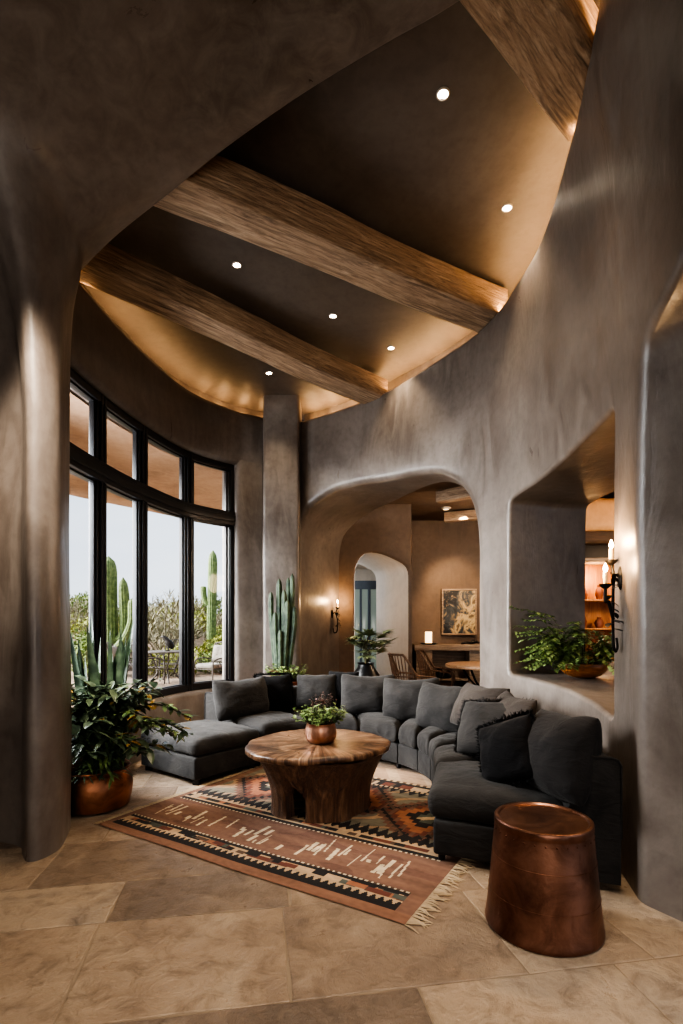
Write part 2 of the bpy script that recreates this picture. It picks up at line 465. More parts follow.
# ---- near wall: fat rounded pillar that flows up into the low ceiling over the entrance
def net(rows, nu=6, nv=8):
    A1 = [catmull(r, nv) for r in rows]
    cols = [catmull([a[j] for a in A1], nu) for j in range(len(A1[0]))]
    return [[cols[j][i] for j in range(len(cols))] for i in range(len(cols[0]))]
E = [(-1.985, 3.8, -.05), (-1.975, 3.8, 1.2), (-1.975, 3.8, 2.6)] + [tuple(at(*q)) for q in [(72, 320, 3.8), (75, 285, 3.78), (86, 264, 3.75), (120, 230, 3.68), (170, 190, 3.56), (230, 141, 3.38), (300, 90, 3.14), (380, 40, 2.9), (450, 0, 2.72)]] + [(.95, 2.5, 4.76), (1.5, 2.1, 4.8), (2.2, 1.6, 4.8)]
def low(z): return [(-2.9, 3.87, z), (-2.35, 3.86, z), (-2.06, 3.86, z), E_at(z), (-1.90, 3.60, z), (-1.83, 3.37, z), (-1.86, 3.22, z), (-1.93, 3.19, z), (-2.02, 3.29, z), (-2.12, 3.41, z), (-2.4, 3.5, z), (-3.2, 3.6, z)]
def E_at(z): return (-1.985, 3.8, z)
rowsP = []
for z in (-.05, .6, 1.4, 2.2, 2.9): rowsP.append(low(z))
rowsP.append([(-2.9, 3.87, 3.5), (-2.35, 3.86, 3.5), (-2.05, 3.86, 3.5), (-1.975, 3.8, 3.5), (-1.89, 3.6, 3.52), (-1.82, 3.38, 3.5), (-1.84, 3.2, 3.5), (-1.92, 3.13, 3.5), (-2.03, 3.2, 3.5), (-2.14, 3.3, 3.5), (-2.42, 3.35, 3.5), (-3.2, 3.4, 3.5)])
def upper(e, back, m, r, *ls):
    e = Vector(e); b = Vector(back)
    return [tuple(e + b * 1.0 + Vector((0, 0, 1.0))), tuple(e + b * .5 + Vector((0, 0, .5))), tuple(e + b * .12 + Vector((0, 0, .07))), tuple(e), m, r] + list(ls)
rowsP.append(upper(E[4], (-.5, .12, 0), (-1.82, 3.6, 3.86), (-1.79, 3.36, 3.90), (-1.82, 3.14, 3.93), (-1.93, 3.0, 3.98), (-2.08, 2.98, 4.02), (-2.2, 2.98, 4.05), (-2.5, 2.9, 4.1), (-3.2, 2.7, 4.15)))
rowsP.append(upper(E[5], (-.3, .2, 0), (-1.76, 3.55, 4.06), (-1.74, 3.3, 4.13), (-1.78, 3.05, 4.2), (-1.9, 2.84, 4.27), (-2.06, 2.7, 4.32), (-2.2, 2.6, 4.36), (-2.5, 2.4, 4.4), (-3.2, 2.0, 4.42)))
rowsP.append(upper(E[6], (-.2, .25, 0), (-1.52, 3.45, 4.24), (-1.55, 3.16, 4.31), (-1.62, 2.85, 4.4), (-1.75, 2.55, 4.47), (-1.9, 2.3, 4.52), (-2.05, 2.1, 4.56), (-2.35, 1.75, 4.6), (-3.2, 1.0, 4.6)))
rowsP.append(upper(E[7], (-.1, .28, 0), (-1.18, 3.32, 4.43), (-1.25, 2.98, 4.48), (-1.36, 2.6, 4.56), (-1.5, 2.2, 4.62), (-1.65, 1.9, 4.66), (-1.8, 1.65, 4.68), (-2.1, 1.1, 4.7), (-2.8, .2, 4.7)))
rowsP.append(upper(E[8], (0, .3, 0), (-.76, 3.12, 4.58), (-.86, 2.75, 4.62), (-1.0, 2.3, 4.68), (-1.15, 1.85, 4.73), (-1.3, 1.5, 4.76), (-1.45, 1.2, 4.77), (-1.7, .6, 4.78), (-2.2, -.5, 4.78)))
rowsP.append(upper(E[9], (.05, .3, 0), (-.32, 2.86, 4.66), (-.42, 2.5, 4.7), (-.56, 2.0, 4.76), (-.7, 1.5, 4.8), (-.85, 1.1, 4.82), (-.95, .8, 4.82), (-1.2, .2, 4.82), (-1.6, -1.0, 4.82)))
rowsP.append(upper(E[10], (.1, .3, 0), (.12, 2.62, 4.69), (.02, 2.25, 4.73), (-.1, 1.75, 4.78), (-.25, 1.2, 4.82), (-.35, .8, 4.84), (-.45, .5, 4.84), (-.65, -.2, 4.84), (-1.0, -1.5, 4.84)))
rowsP.append(upper(E[11], (.1, .3, 0), (.5, 2.45, 4.71), (.42, 2.05, 4.75), (.3, 1.5, 4.8), (.18, 1.0, 4.83), (.1, .6, 4.84), (.0, .2, 4.84), (-.15, -.5, 4.84), (-.4, -1.8, 4.84)))
rowsP.append(upper(E[12], (.12, .3, 0), (.9, 2.22, 4.74), (.84, 1.85, 4.77), (.75, 1.3, 4.81), (.66, .8, 4.84), (.6, .4, 4.84), (.55, 0, 4.84), (.4, -.8, 4.84), (.2, -2, 4.84)))
rowsP.append(upper(E[13], (.15, .3, 0), (1.48, 1.85, 4.78), (1.45, 1.5, 4.8), (1.4, 1.0, 4.83), (1.35, .5, 4.84), (1.3, .1, 4.84), (1.25, -.3, 4.84), (1.15, -1, 4.84), (1.0, -2.2, 4.84)))
rowsP.append(upper(E[14], (.15, .3, 0), (2.2, 1.4, 4.78), (2.2, 1.1, 4.8), (2.2, .8, 4.83), (2.2, .3, 4.84), (2.2, 0, 4.84), (2.2, -.3, 4.84), (2.2, -1, 4.84), (2.2, -2.2, 4.84)))
g = net(rowsP)
g = [[p + Vector((.012 * N3(p.x * .8, p.y * .8, p.z * .8), .012 * N3(p.y * .8, p.z * .8, 5), .012 * N3(p.z, p.x, 9))) for p in r] for r in g]
mb = MB(); mb.grid(g)
shell('wall_near', mb, M['plaster'], ang=0)

# ---- ceiling, floor
def ceil_z(y): return 4.66 + (7.3 - y) * .085
def on_ceiling(px, py):
    d = 4.0
    for _ in range(30): d = (ceil_z(d) - EYE) * F / (HY - py)
    return at(px, py, d)
mb = MB(); mb.grid([[(x, y, ceil_z(y)) for x in np.linspace(-4.2, 3.2, 16)] for y in np.linspace(-2.5, 8.6, 16)])
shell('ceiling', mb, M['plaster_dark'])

ROT = math.radians(9.8); FA = Vector((math.cos(ROT), math.sin(ROT), 0)); FB = Vector((-math.sin(ROT), math.cos(ROT), 0))
m = NT('flagstone'); at_n = m.n('ShaderNodeVertexColor'); at_n.layer_name = 'stone'; sp = m.n('ShaderNodeSeparateColor'); m.l(at_n.outputs[0], sp.inputs[0])
n1 = m.noise(m.co(), 1.5, 7, .62, 1.0); n2 = m.noise(m.co(), 8, 7, .68, .6); n3 = m.noise(m.co(), 60, 4); n4 = m.noise(m.co(), 3.2, 6, .62, .4)
tone = m.math('ADD', m.math('MULTIPLY', sp.outputs[0], .42), m.math('MULTIPLY', n1, .62))
stone = m.ramp(tone, [(.25, srgb(100, 87, 77)), (.42, srgb(134, 116, 101)), (.56, srgb(158, 137, 117)), (.7, srgb(174, 154, 133)), (.85, srgb(142, 130, 119))])
stone = m.mix(m.val(sp.outputs[1], 0, .35, .5, 1), stone, srgb(124, 110, 98))
stone = m.mix(m.val(n2, 0, .62, .48, .72), stone, srgb(82, 67, 56)); stone = m.mix(m.val(n4, 0, .4, .56, .7), stone, srgb(186, 165, 143))
m.set(Base_Color=stone, Roughness=m.val(n2, .24, .52, .3, .7))
hgt = m.math('ADD', m.math('MULTIPLY', n4, .7), m.math('ADD', m.math('MULTIPLY', n2, .55), m.math('MULTIPLY', n3, .10)))
m.bump(hgt, .6, .04); M['floor'] = m.m
M['grout'] = plain('grout', srgb(158, 140, 120), .85)
rf = random.Random(12); mb = MB(); tones = []
rowsb = [-4.0, -3.2, -2.5, -1.75, -1.0, -.25, .55, 1.28, 1.995, 2.685, 3.11, 3.72, 4.22, 4.85, 5.3, 5.95, 6.5, 7.2, 7.9, 8.6, 9.4, 10.2, 11, 12]
fixed = {7: [-2.3, -1.5, -.72, .655, 1.5, 2.4], 8: [-2.1, -.715, .158, 1.12, 1.70, 2.6], 9: [-2.6, -1.45, -.69, .20, 1.25, 2.1]}
def jag(p, q, seed):
    out_ = []; k = max(2, int((q - p).length / .09))
    for i in range(k):
        c_ = p.lerp(q, i / k); e_ = 0 if i == 0 else 1; n_ = Vector((-(q - p).y, (q - p).x, 0)).normalized(); out_.append(c_ + n_ * e_ * .010 * N3(c_.x * 4, c_.y * 4, seed))
    return out_
for r_i, (b0, b1) in enumerate(zip(rowsb, rowsb[1:])):
    if r_i in fixed:
        br = list(fixed[r_i]); x_ = br[0]
        while x_ > -5: x_ -= rf.uniform(.7, 1.2); br.insert(0, x_)
        x_ = br[-1]
    else: br = [-5 + rf.uniform(0, .6)]; x_ = br[0]
    while x_ < 7.5: x_ += rf.uniform(.65, 1.25) if b0 < 3.5 else rf.uniform(.45, .85); br.append(x_)
    for a0, a1 in zip(br, br[1:]):
        g_ = .0045
        cs = [(a0 + g_, b0 + g_), (a1 - g_, b0 + g_), (a1 - g_, b1 - g_), (a0 + g_, b1 - g_)]
        cs = [FA * (u + .05 * N3(u * .7, v * .7, 1)) + FB * (v + .05 * N3(u * .7, v * .7, 5)) for u, v in cs]
        ctr = sum(cs, Vector()) / 4
        if ctr.x < -2.75 or (ctr.y > 7.9 and ctr.x < -1.3) or ctr.x > 7: continue
        top = []
        for i in range(4): top += jag(cs[i], cs[(i + 1) % 4], 3)
        inn_ = [p.lerp(ctr, .006 / max(.05, (p - ctr).length)) for p in top]; n_ = len(top); f0 = len(mb.f)
        vs_ = [(p.x, p.y, 0) for p in inn_] + [(p.x, p.y, -.002) for p in top] + [(p.x, p.y, -.012) for p in top]
        mb.add(vs_, [tuple(range(n_))] + [(i, n_ + i, n_ + (i + 1) % n_, (i + 1) % n_) for i in range(n_)] + [(n_ + i, 2 * n_ + i, 2 * n_ + (i + 1) % n_, n_ + (i + 1) % n_) for i in range(n_)])
        tones += [(rf.random(), rf.random(), 0, 1)] * (len(mb.f) - f0)
mb.m = 1; mb.add([(-2.75, -4, -.0035), (7, -4, -.0035), (7, 13, -.0035), (-1.2, 13, -.0035), (-1.2, 7.9, -.0035), (-2.0, 7.5, -.0035), (-2.75, 6, -.0035)], [(0, 1, 2, 3, 4, 5, 6)]); tones += [(0, 0, 0, 1)]
fo_ = mb.build('floor', [M['floor'], M['grout']], smooth=False, weld=0, fix=False); fo_['kind'] = 'structure'
ca = fo_.data.color_attributes.new('stone', 'FLOAT_COLOR', 'CORNER'); buf = []
for p in fo_.data.polygons: buf += list(tones[p.index]) * p.loop_total
ca.data.foreach_set('color', buf)

mb = MB(); mb.grid([[(-3.2, 3.7, z), (-3.2, 0, z), (-3.2, -4, z), (0, -4, z), (2.9, -4, z), (2.9, -1.5, z), (1.5, -.95, z)] for z in (-.05, 1.6, 3.2, 5.4)]); shell('wall_entrance', mb, M['plaster'], smooth=False)
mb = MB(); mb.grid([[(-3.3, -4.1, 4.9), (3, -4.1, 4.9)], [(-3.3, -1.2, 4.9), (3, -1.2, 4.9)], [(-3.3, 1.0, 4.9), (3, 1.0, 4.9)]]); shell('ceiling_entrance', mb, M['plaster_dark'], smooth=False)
# ---- dining room and kitchen behind the curved wall
DC = 3.46
mb = MB()
PH = Vector((.0, 8.62, 0)); UH = Vector((1, .03, 0)).normalized()
def hpos(a, z): return PH + UH * a + Vector((0, .015 * N3(a, z, 2), z))
ia_px = [(355, 720), (355, 640), (355, 580), (356, 566), (361, 556), (368, 552), (378, 552), (388, 555), (400, 561), (409, 565), (410, 572), (410, 640), (410, 720)]
def hhit(px, py):
    y = 8.64; return ((px - CX) / F * y, EYE + (HY - py) / F * y)
IA = [hhit(*q) for q in ia_px]; IA[0] = (IA[1][0], -.2); IA[-1] = (IA[-2][0], -.2); IA = smoothclosed(resample(IA, .06), 2)
pierced(mb, resample([(-.5, -.05), (1.16, -.05), (1.16, DC), (-.5, DC)], .12), [offset(IA, .04)], hpos)
reveal(mb, IA, .04, Vector((-.42, .9, 0)).normalized(), .05, hpos, ns=1)
mb.grid([[hpos(1.145, z) + Vector((0, .02, 0)), Vector((1.36, 10.0, z)), Vector((6, 10.2, z)), Vector((6, 2, z))] for z in np.linspace(-.05, DC, 14)])
shell('wall_dining', mb, M['plaster_brown'], ang=30)
mb = MB(); reveal(mb, IA, .002, Vector((-.42, .9, 0)).normalized(), 1.15, lambda a, z: hpos(a, z) + Vector((0, .035, 0)), ns=4)
shell('wall_passage', mb, M['plaster_white'])
mb = MB()
pts = [S(W.L * i / 40, DC, .30) for i in range(2, 32)]
poly = [(p.x, p.y, DC) for p in pts] + [(6, 1.5, DC), (6, 10.4, DC), (-1.2, 10.4, DC), (-1.0, 8.2, DC)]
bm = bmesh.new(); bm.faces.new([bm.verts.new(p) for p in poly]); bmesh.ops.triangulate(bm, faces=bm.faces); me = bpy.data.meshes.new('ceiling_dining'); bm.to_mesh(me); bm.free(); me.materials.append(M['plaster_brown'])
o = link(bpy.data.objects.new('ceiling_dining', me)); o['kind'] = 'structure'
# passage beyond the inner arch, with a glazed door at its end
mb = MB(); mb.grid([[(-1.2, 9.6, z), (-1.2, 12.2, z), (1.2, 12.2, z), (1.2, 10.2, z)] for z in (-.05, 1.5, DC)])
mb.add([(-1.2, 9.6, 2.75), (-1.2, 12.3, 2.75), (1.3, 12.3, 2.75), (1.3, 9.6, 2.75)], [(0, 1, 2, 3)])
shell('wall_hall', mb, M['plaster_white'], smooth=False)

# ---- glazing of the big window: window_1 > posts, rails, panes
glass = bpy.data.materials.new('window_glass'); glass.use_nodes = True; t = glass.node_tree; t.nodes.clear()
go = t.nodes.new('ShaderNodeOutputMaterial'); gm = t.nodes.new('ShaderNodeMixShader'); gt = t.nodes.new('ShaderNodeBsdfTransparent'); gg = t.nodes.new('ShaderNodeBsdfGlossy'); gf = t.nodes.new('ShaderNodeLayerWeight'); gp = t.nodes.new('ShaderNodeMath'); gp.operation = 'POWER'; gp.inputs[1].default_value = 4; gq = t.nodes.new('ShaderNodeMath'); gq.operation = 'MULTIPLY_ADD'; gq.inputs[1].default_value = .4; gq.inputs[2].default_value = .014
gt.inputs[0].default_value = (.95, .97, .97, 1); gg.inputs['Roughness'].default_value = .02; gf.inputs[0].default_value = .5
t.links.new(gf.outputs['Facing'], gp.inputs[0]); t.links.new(gp.outputs[0], gq.inputs[0]); t.links.new(gq.outputs[0], gm.inputs[0]); t.links.new(gt.outputs[0], gm.inputs[1]); t.links.new(gg.outputs[0], gm.inputs[2]); t.links.new(gm.outputs[0], go.inputs[0]); M['glass'] = glass
win = bpy.data.objects.new('window_1', None); win.location = (G.at(g_post[1]).x, G.at(g_post[1]).y, SILL); link(win); win['kind'] = 'structure'
wl = Vector(win.location)
def gfn(p): return gpt(p.x, p.y, p.z) - wl            # local x: along the glazing, y: outwards
def gbox(mb, s0, s1, o0, o1, z0, z1, n=1, r=.008): mb.box((s0, o0, z0), (s1, o1, z1), r, fn=gfn, n=(n, 1, 1))
g_all = [g_start] + g_post + [g_end]
for i, s in enumerate(g_all):
    mb = MB()
    if i == 0: gbox(mb, s - .05, s + .05, -.05, .06, SILL, HEAD)
    elif i == len(g_all) - 1: gbox(mb, s - .055, s + .005, -.06, .06, SILL, HEAD)
    else:
        for a, b2, q in ((-.085, -.045, .045), (-.045, -.008, .065), (.008, .045, .065), (.045, .085, .045)): gbox(mb, s + a, s + b2, -q, q, SILL, HEAD)
        gbox(mb, s - .01, s + .01, -.045, .045, SILL, HEAD)
    mb.build('window_post', M['frame'], win, ang=30)
for nm, z0, z1, q in (('sill_rail', SILL, SILL + .085, .06), ('transom', TRZ - .10, TRZ + .09, .085), ('head_rail', HEAD - .08, HEAD + .01, .06)):
    mb = MB(); gbox(mb, g_start, g_end, -q, q, z0, z1, 60)
    if nm == 'transom': gbox(mb, g_start, g_end, -.1, .1, z0 + .05, z1 - .05, 60)
    mb.build(nm, M['frame'], win, ang=30)
for a, b2 in zip(g_all, g_all[1:]):
    for z0, z1 in ((SILL + .06, TRZ - .08), (TRZ + .07, HEAD - .06)):
        mb = MB(); rows = [[gfn(Vector((a + .05 + (b2 - a - .1) * i / 8, 0, z))) for z in (z0, z1)] for i in range(9)]; mb.grid(rows); mb.build('pane', M['glass'], win)
        # slim sash around the pane
        mb = MB()
        for u0, u1, v0, v1 in ((a + .05, b2 - .04, z0, z0 + .035), (a + .05, b2 - .05, z1 - .035, z1), (a + .075, a + .11, z0, z1), (b2 - .11, b2 - .075, z0, z1)):
            gbox(mb, u0, u1, -.025, .025, v0, v1, 8 if u1 - u0 > .2 else 1, .004)
        mb.build('sash', M['frame'], win, ang=30)
# ================================================================== BEAMS, DOWNLIGHTS
def beam(a, b, w, h, label, seed, ax=0):
    a, b = Vector(a), Vector(b); d = b - a; L = d.length
    o = MB(); rows = []; n = 90
    for i in range(n + 1):
        t = -L / 2 + L * i / n; row = []
        for j in range(28):
            q = 2 * PI * j / 28; c, s_ = math.cos(q), math.sin(q); e = .2
            y = w / 2 * math.copysign(abs(c) ** e, c); z = h / 2 * math.copysign(abs(s_) ** e, s_)
            k = 1 + .035 * N3(t * 1.1 + seed, c * 1.2, s_ * 1.2) + .02 * N3(t * 5 + seed, c * 4, s_ * 4) + .018 * N3(t * 1.6, c * 9, s_ * 9 + seed)
            row.append((t, y * k + .03 * N3(t * .5, seed, 0), z * k + .03 * N3(t * .5, seed, 7)))
        rows.append(row)
    o.grid(rows, close_v=True); o.add(rows[0], [tuple(range(28))]); o.add(rows[-1], [tuple(range(28))])
    ob = o.build('ceiling_beam', M['beam'], ang=35)
    ob.location = (a + b) / 2; ob.rotation_euler = d.to_track_quat('X', 'Z').to_euler()
    tag(ob, label, 'beam', 'rough hewn beams across the dark ceiling', 'thing'); return ob
def ext(a, b, t): return a + (b - a) * t
def r(px, py, d): return at(px, py, d)
b1 = r(373, 391, 6.72); a1 = r(92, 262, 4.62)
beam(ext(b1, a1, 1.18), ext(a1, b1, 1.03), .34, .27, 'rough hewn beam lowest on the ceiling, spanning from the window side to the archway', 1.0)
b2 = r(488, 309, 5.28); a2 = r(178, 178, 3.74)
beam(ext(b2, a2, 1.25), ext(a2, b2, 1.03), .36, .30, 'rough hewn middle beam crossing the whole ceiling', 5.0)
b3 = r(588, 92, 3.30); a3 = r(528, -2, 2.75)
beam(ext(b3, a3, 3.2), ext(a3, b3, 1.12), .36, .32, 'rough hewn beam at the top, cut off by the upper edge of the photo', 9.0)
LIGHTS = [((443, 94), 'largest recessed downlight, beside the topmost beam in the upper ceiling bay'), ((507, 208), 'recessed downlight close to the glowing edge of the tall curved wall'),
          ((237, 265), 'recessed downlight between the two long beams, nearest the window wall'), ((333, 316), 'middle one of three recessed downlights between the two long beams'),
          ((391, 348), 'recessed downlight between the two long beams, nearest the curved wall'), ((269, 373), 'recessed downlight alone in the far bay beyond the lowest beam')]
for (px, py), lab in LIGHTS:
    c = on_ceiling(px, py)
    t = thing('recessed_downlight', lab, 'ceiling light', c, 0, 'recessed downlights in the dark ceiling')
    mb = MB(); mb.lathe([(.033, .004), (.034, -.006), (.040, -.007), (.045, -.004), (.046, .01)], 28); mb.build('trim_ring', M['white_metal'], t)
    mb = MB(); mb.lathe([(.0, -.003), (.033, -.002)], 28); mb.build('lens', M['spot_glow'], t)
    L = bpy.data.lights.new('downlight_beam', 'SPOT'); L.energy = 75; L.color = (1, .80, .56); L.spot_size = 1.5; L.spot_blend = .8; L.shadow_soft_size = .05
    lo = bpy.data.objects.new('downlight_beam', L); lo.location = c - Vector((0, 0, .03)); link(lo)
# ================================================================== RUG
RA = Vector((-1.77, 3.77, 0)); RU = Vector((.853, -.522, 0)).normalized(); RV = Vector((.522, .853, 0)).normalized(); RL, RW = 2.43, 2.42
def rug_colors(nu, nv):
    rng = np.random.RandomState(4)
    terra, terra2, black, tan, cream = [np.array(srgb(*c)[:3]) for c in ((130, 97, 81), (118, 86, 73), (26, 26, 29), (190, 162, 130), (214, 196, 168))]
    red, orange, sage, green, brown = [np.array(srgb(*c)[:3]) for c in ((110, 62, 50), (160, 104, 76), (122, 116, 102), (84, 90, 82), (92, 72, 60))]
    Cc = np.zeros((nu, nv, 3))
    strokes = []
    u = .16
    while u < 2.2:                                               # small clusters of woven dashes
        for q in range(rng.randint(1, 4)):
            v0 = rng.uniform(.33, .50); ln = rng.uniform(.04, .22); sl = rng.uniform(-.22, .08)
            strokes.append((u + q * rng.uniform(.018, .04), v0, ln, sl, rng.choice([.005, .007, .010, .014])))
        u += rng.uniform(.05, .15)
    blocks = [(rng.uniform(0, 2.4), rng.uniform(.03, .09), [red, black, green, orange, brown][rng.randint(5)]) for _ in range(46)]
    def saw(u, per, amp): x = (u / per) % 1; return amp * (1 - abs(2 * x - 1))
    for i in range(nu):
        uu = RL * (i + .5) / nu
        for j in range(nv):
            vv = RW * (j + .5) / nv; c = terra
            m = vv if vv < 1.40 else 2.80 - vv                       # mirrored about the medallion field
            inb = .05 < uu < 2.34
            if .93 <= vv <= 1.86:
                c = sage; d = 9
                for uc, vc in ((.52, 1.40), (1.30, 1.42), (2.02, 1.36)):
                    a, b = abs(uu - uc), abs(vv - vc); a = math.floor(a / .045) * .045; d0 = a / .40 + b / .46
                    if d0 < d: d, du, dv = d0, uu - uc, vv - vc
                if d < .22: c = tan if abs(du - dv * 1.4) < .05 else green
                elif d < .42: c = black
                elif d < .66: c = orange
                elif d < .84: c = red if int(uu * 30) % 3 else terra2
                elif d < .98: c = black if int((uu + vv) * 22) % 2 else brown
                elif d < 1.12: c = terra2
                elif int(uu * 14 + 3 * math.sin(vv * 9)) % 5 == 0: c = np.array(srgb(170, 140, 112)[:3])
                if d > 1.0 and (uu < .08 or uu > 2.3): c = terra
                if vv > 1.76 and .1 < uu < 2.3 and vv - 1.86 > -saw(uu, .09, .10): c = black
                if vv < 1.03 and inb and vv - .93 < saw(uu, .075, .10): c = black
            elif vv > 1.86:
                if vv < 1.90: c = tan if int(uu * 40) % 2 else black
                elif vv < 2.0: c = tan; 
                elif vv < 2.04: c = black
                elif vv < 2.08: c = tan if int(uu * 30) % 2 else brown
                else: c = np.array(srgb(172, 142, 116)[:3]) if int((uu * 8 + vv * 5)) % 3 else np.array(srgb(186, 158, 130)[:3])
                if 1.90 <= vv < 2.0:
                    for bu, bw, bc in blocks:
                        if abs(uu - bu) < bw * .6: c = bc
            elif .29 <= vv < .72:
                c = terra if N3(uu * 3, vv * 9, 0) > -.2 else terra2
                for su, sv, ln, sl, w in strokes:
                    q = vv - sv
                    if 0 < q < ln and abs(uu - su - q * sl) < w: c = cream; break
            elif vv < .29:
                if vv < .085: c = np.array(srgb(140, 102, 82)[:3])
                elif inb:
                    if vv < .175: c = black if vv - .10 < .03 + saw(uu, .05, .055) * .9 else tan
                    elif vv < .245:
                        c = tan
                        for bu, bw, bc in blocks:
                            if abs(uu - bu) < bw and abs(vv - .21 - .01 * math.sin(bu * 40)) < .022: c = bc
                    elif vv < .27: c = black
                    elif vv < .287: c = cream if int(uu * 55) % 2 else brown
            else:
                if inb:
                    if vv < .735: c = cream if int(uu * 55) % 2 else brown
                    elif vv < .775: c = black
                    elif vv < .86:
                        c = tan
                        for bu, bw, bc in blocks:
                            if abs(uu - (bu * 1.37) % 2.4) < bw and abs(vv - .815) < .024: c = bc
                    elif vv < .94: c = black if vv > .94 - .035 - saw(uu, .06, .05) else tan
            k = .88 + .26 * (N3(uu * 2.2, vv * 16, 3) + .6 * N3(uu * 30, vv * 44, 1)); c = c * .97 + .03 * terra
            Cc[i, j] = c * max(.6, k)
    return Cc
nu, nv = 340, 320
cc = rug_colors(nu, nv)
me = bpy.data.meshes.new('kilim_rug')
vs = []
for i in range(nu + 1):
    for j in range(nv + 1):
        u, v = RL * i / nu, RW * j / nv
        wx = .012 * N3(u * 1.2, v * 1.2, 0)
        z = .006 + .003 * max(0, N3(u * 1.6, v * 1.6, 4)) 
        p = RU * (u + (wx if 0 < j < nv else wx)) + RV * (v + .014 * N3(u * 1.1, v, 6)); vs.append((p.x, p.y, z))
fs = [(i * (nv + 1) + j, (i + 1) * (nv + 1) + j, (i + 1) * (nv + 1) + j + 1, i * (nv + 1) + j + 1) for i in range(nu) for j in range(nv)]
me.from_pydata(vs, [], fs)
at_ = me.color_attributes.new('weave', 'FLOAT_COLOR', 'CORNER')
arr = np.ones((nu * nv, 4, 4), np.float32); arr[:, :, :3] = cc.reshape(-1, 1, 3); at_.data.foreach_set('color', arr.ravel())
m = NT('kilim'); a = m.n('ShaderNodeVertexColor'); a.layer_name = 'weave'; co = m.co(); m.set(Base_Color=a.outputs[0], Roughness=.95)
w = m.n('ShaderNodeTexWave'); w.inputs['Scale'].default_value = 60; mp = m.co(rot=(0, 0, .55)); m.l(mp, w.inputs[0]); m.bump(m.math('ADD', w.outputs['Fac'], m.noise(co, 90, 3)), .35, .004); M['kilim'] = m.m
me.materials.append(M['kilim'])
M['fringe'] = plain('wool_fringe', srgb(196, 174, 144), .95)
rug = thing('kilim_rug', 'flatwoven terracotta and black patterned kilim rug under the stump table', 'rug', RA)
ro = link(bpy.data.objects.new('woven_field', me), rug)
mb = MB()
for side in (0, 1):
    mb = MB()
    for j in range(190):
        v = RW * (j + .5) / 190
        base = RU * (RL if side else 0) + RV * v; dr = RU if side else -RU; L = random.uniform(.06, .11) if side else random.uniform(.03, .06)
        a = random.uniform(-.5, .5); d2 = (dr + RV * a)
        mb.tube([base + Vector((0, 0, .006)), base + d2 * L * .5 + Vector((0, 0, .009)), base + d2 * L + RV * random.uniform(-.02, .02) + Vector((0, 0, .004))], [.0035, .0045, .002], 4)
    mb.build('fringe', M['fringe'], rug)

# ================================================================== SECTIONAL SOFA
Fp = Path([(-.83, 5.26, 0), (-.5, 5.52, 0), (-.1, 5.60, 0), (.28, 5.47, 0), (.60, 5.16, 0), (.77, 4.74, 0), (.77, 4.25, 0), (.68, 3.70, 0), (.54, 3.18, 0)])
Bp = Path([(-1.53, 5.82, 0), (-1.05, 6.26, 0), (-.4, 6.50, 0), (.3, 6.36, 0), (.88, 5.92, 0), (1.27, 5.25, 0), (1.46, 4.5, 0), (1.55, 3.6, 0), (1.50, 2.79, 0)])
def fb(t):
    """front and back points of the sofa at t in 0..8 (index along both curves)"""
    n = 24; i = min(len(Fp.p) - 1, t * n); k = int(i); f = i - k; k2 = min(k + 1, len(Fp.p) - 1)
    return Fp.p[k].lerp(Fp.p[k2], f), Bp.p[k].lerp(Bp.p[k2], f)
SO = Vector((.2, 5.9, 0))
def sofa_pt(t, d, z):
    """t along, d = metres from the front edge towards the back, z up; local to the sofa"""
    a, b = fb(t); u = (b - a).normalized(); p = a + u * d; return Vector((p.x, p.y, z)) - SO
def depth(t): a, b = fb(t); return (b - a).length
sofa = thing('sectional_sofa', 'long curved charcoal sectional sofa following the round wall', 'sofa', SO)
TB = [0, 1.45, 2.75, 3.85, 4.55, 5.2, 5.85, 6.65, 8.0]
def wr(p, k=1.0): return .014 * k * N3(p.x * 4, p.y * 4, p.z * 4) + .012 * k * abs(N3(p.x * 9, p.y * 9, p.z * 4)) + .004 * k * N3(p.x * 22, p.y * 22, p.z * 12)
for t0, t1 in zip(TB, TB[1:]):
    e = .012 / max(.1, (t1 - t0)); 
    # base of each unit
    mb = MB()
    mb.box((0, 0, .05), (1, 1, .255), .02, n=(10, 3, 1), fn=lambda p: sofa_pt(t0 + (t1 - t0) * (.008 + .984 * p.x), .02 + (depth(t0 + (t1 - t0) * p.x) - .14) * p.y, p.z))
    mb.build('base', M['fabric'], sofa, ang=60)
    # seat cushion: soft crown, rounded nose
    mb = MB()
    def sc_fn(p):
        t = t0 + (t1 - t0) * (.5 + (p.x - .5) * .985); D = depth(t) - .22
        q = sofa_pt(t, -.025 + (D + .02) * p.y, 0)
        cx = 1 - abs(2 * p.x - 1) ** 3; cy = 1 - abs(2 * p.y - 1) ** 4
        z = p.z + (.045 * cx * cy if p.z > .34 else 0)
        v = Vector((q.x, q.y, z)); k = wr(v + SO, .8)
        return v + Vector((k, k, k * 1.0 if p.z > .3 else 0))
    mb2 = MB(); mb2.box((0, 0, .26), (1, 1, .425), .075, n=(26, 18, 2))
    # keep the rounding in metres along the width
    wid = (fb(t1)[0] - fb(t0)[0]).length
    def remap(p):
        x = p.x
        r_ = .075; rr = min(.45, .055 / max(.12, wid))
        if x < r_: x = x / r_ * rr
        elif x > 1 - r_: x = 1 - (1 - x) / r_ * rr
        else: x = rr + (x - r_) / (1 - 2 * r_) * (1 - 2 * rr)
        return sc_fn(Vector((x, p.y, p.z)))
    mb.add(mb2.v, mb2.f, remap); mb.build('seat_cushion', M['fabric'], sofa, ang=0)
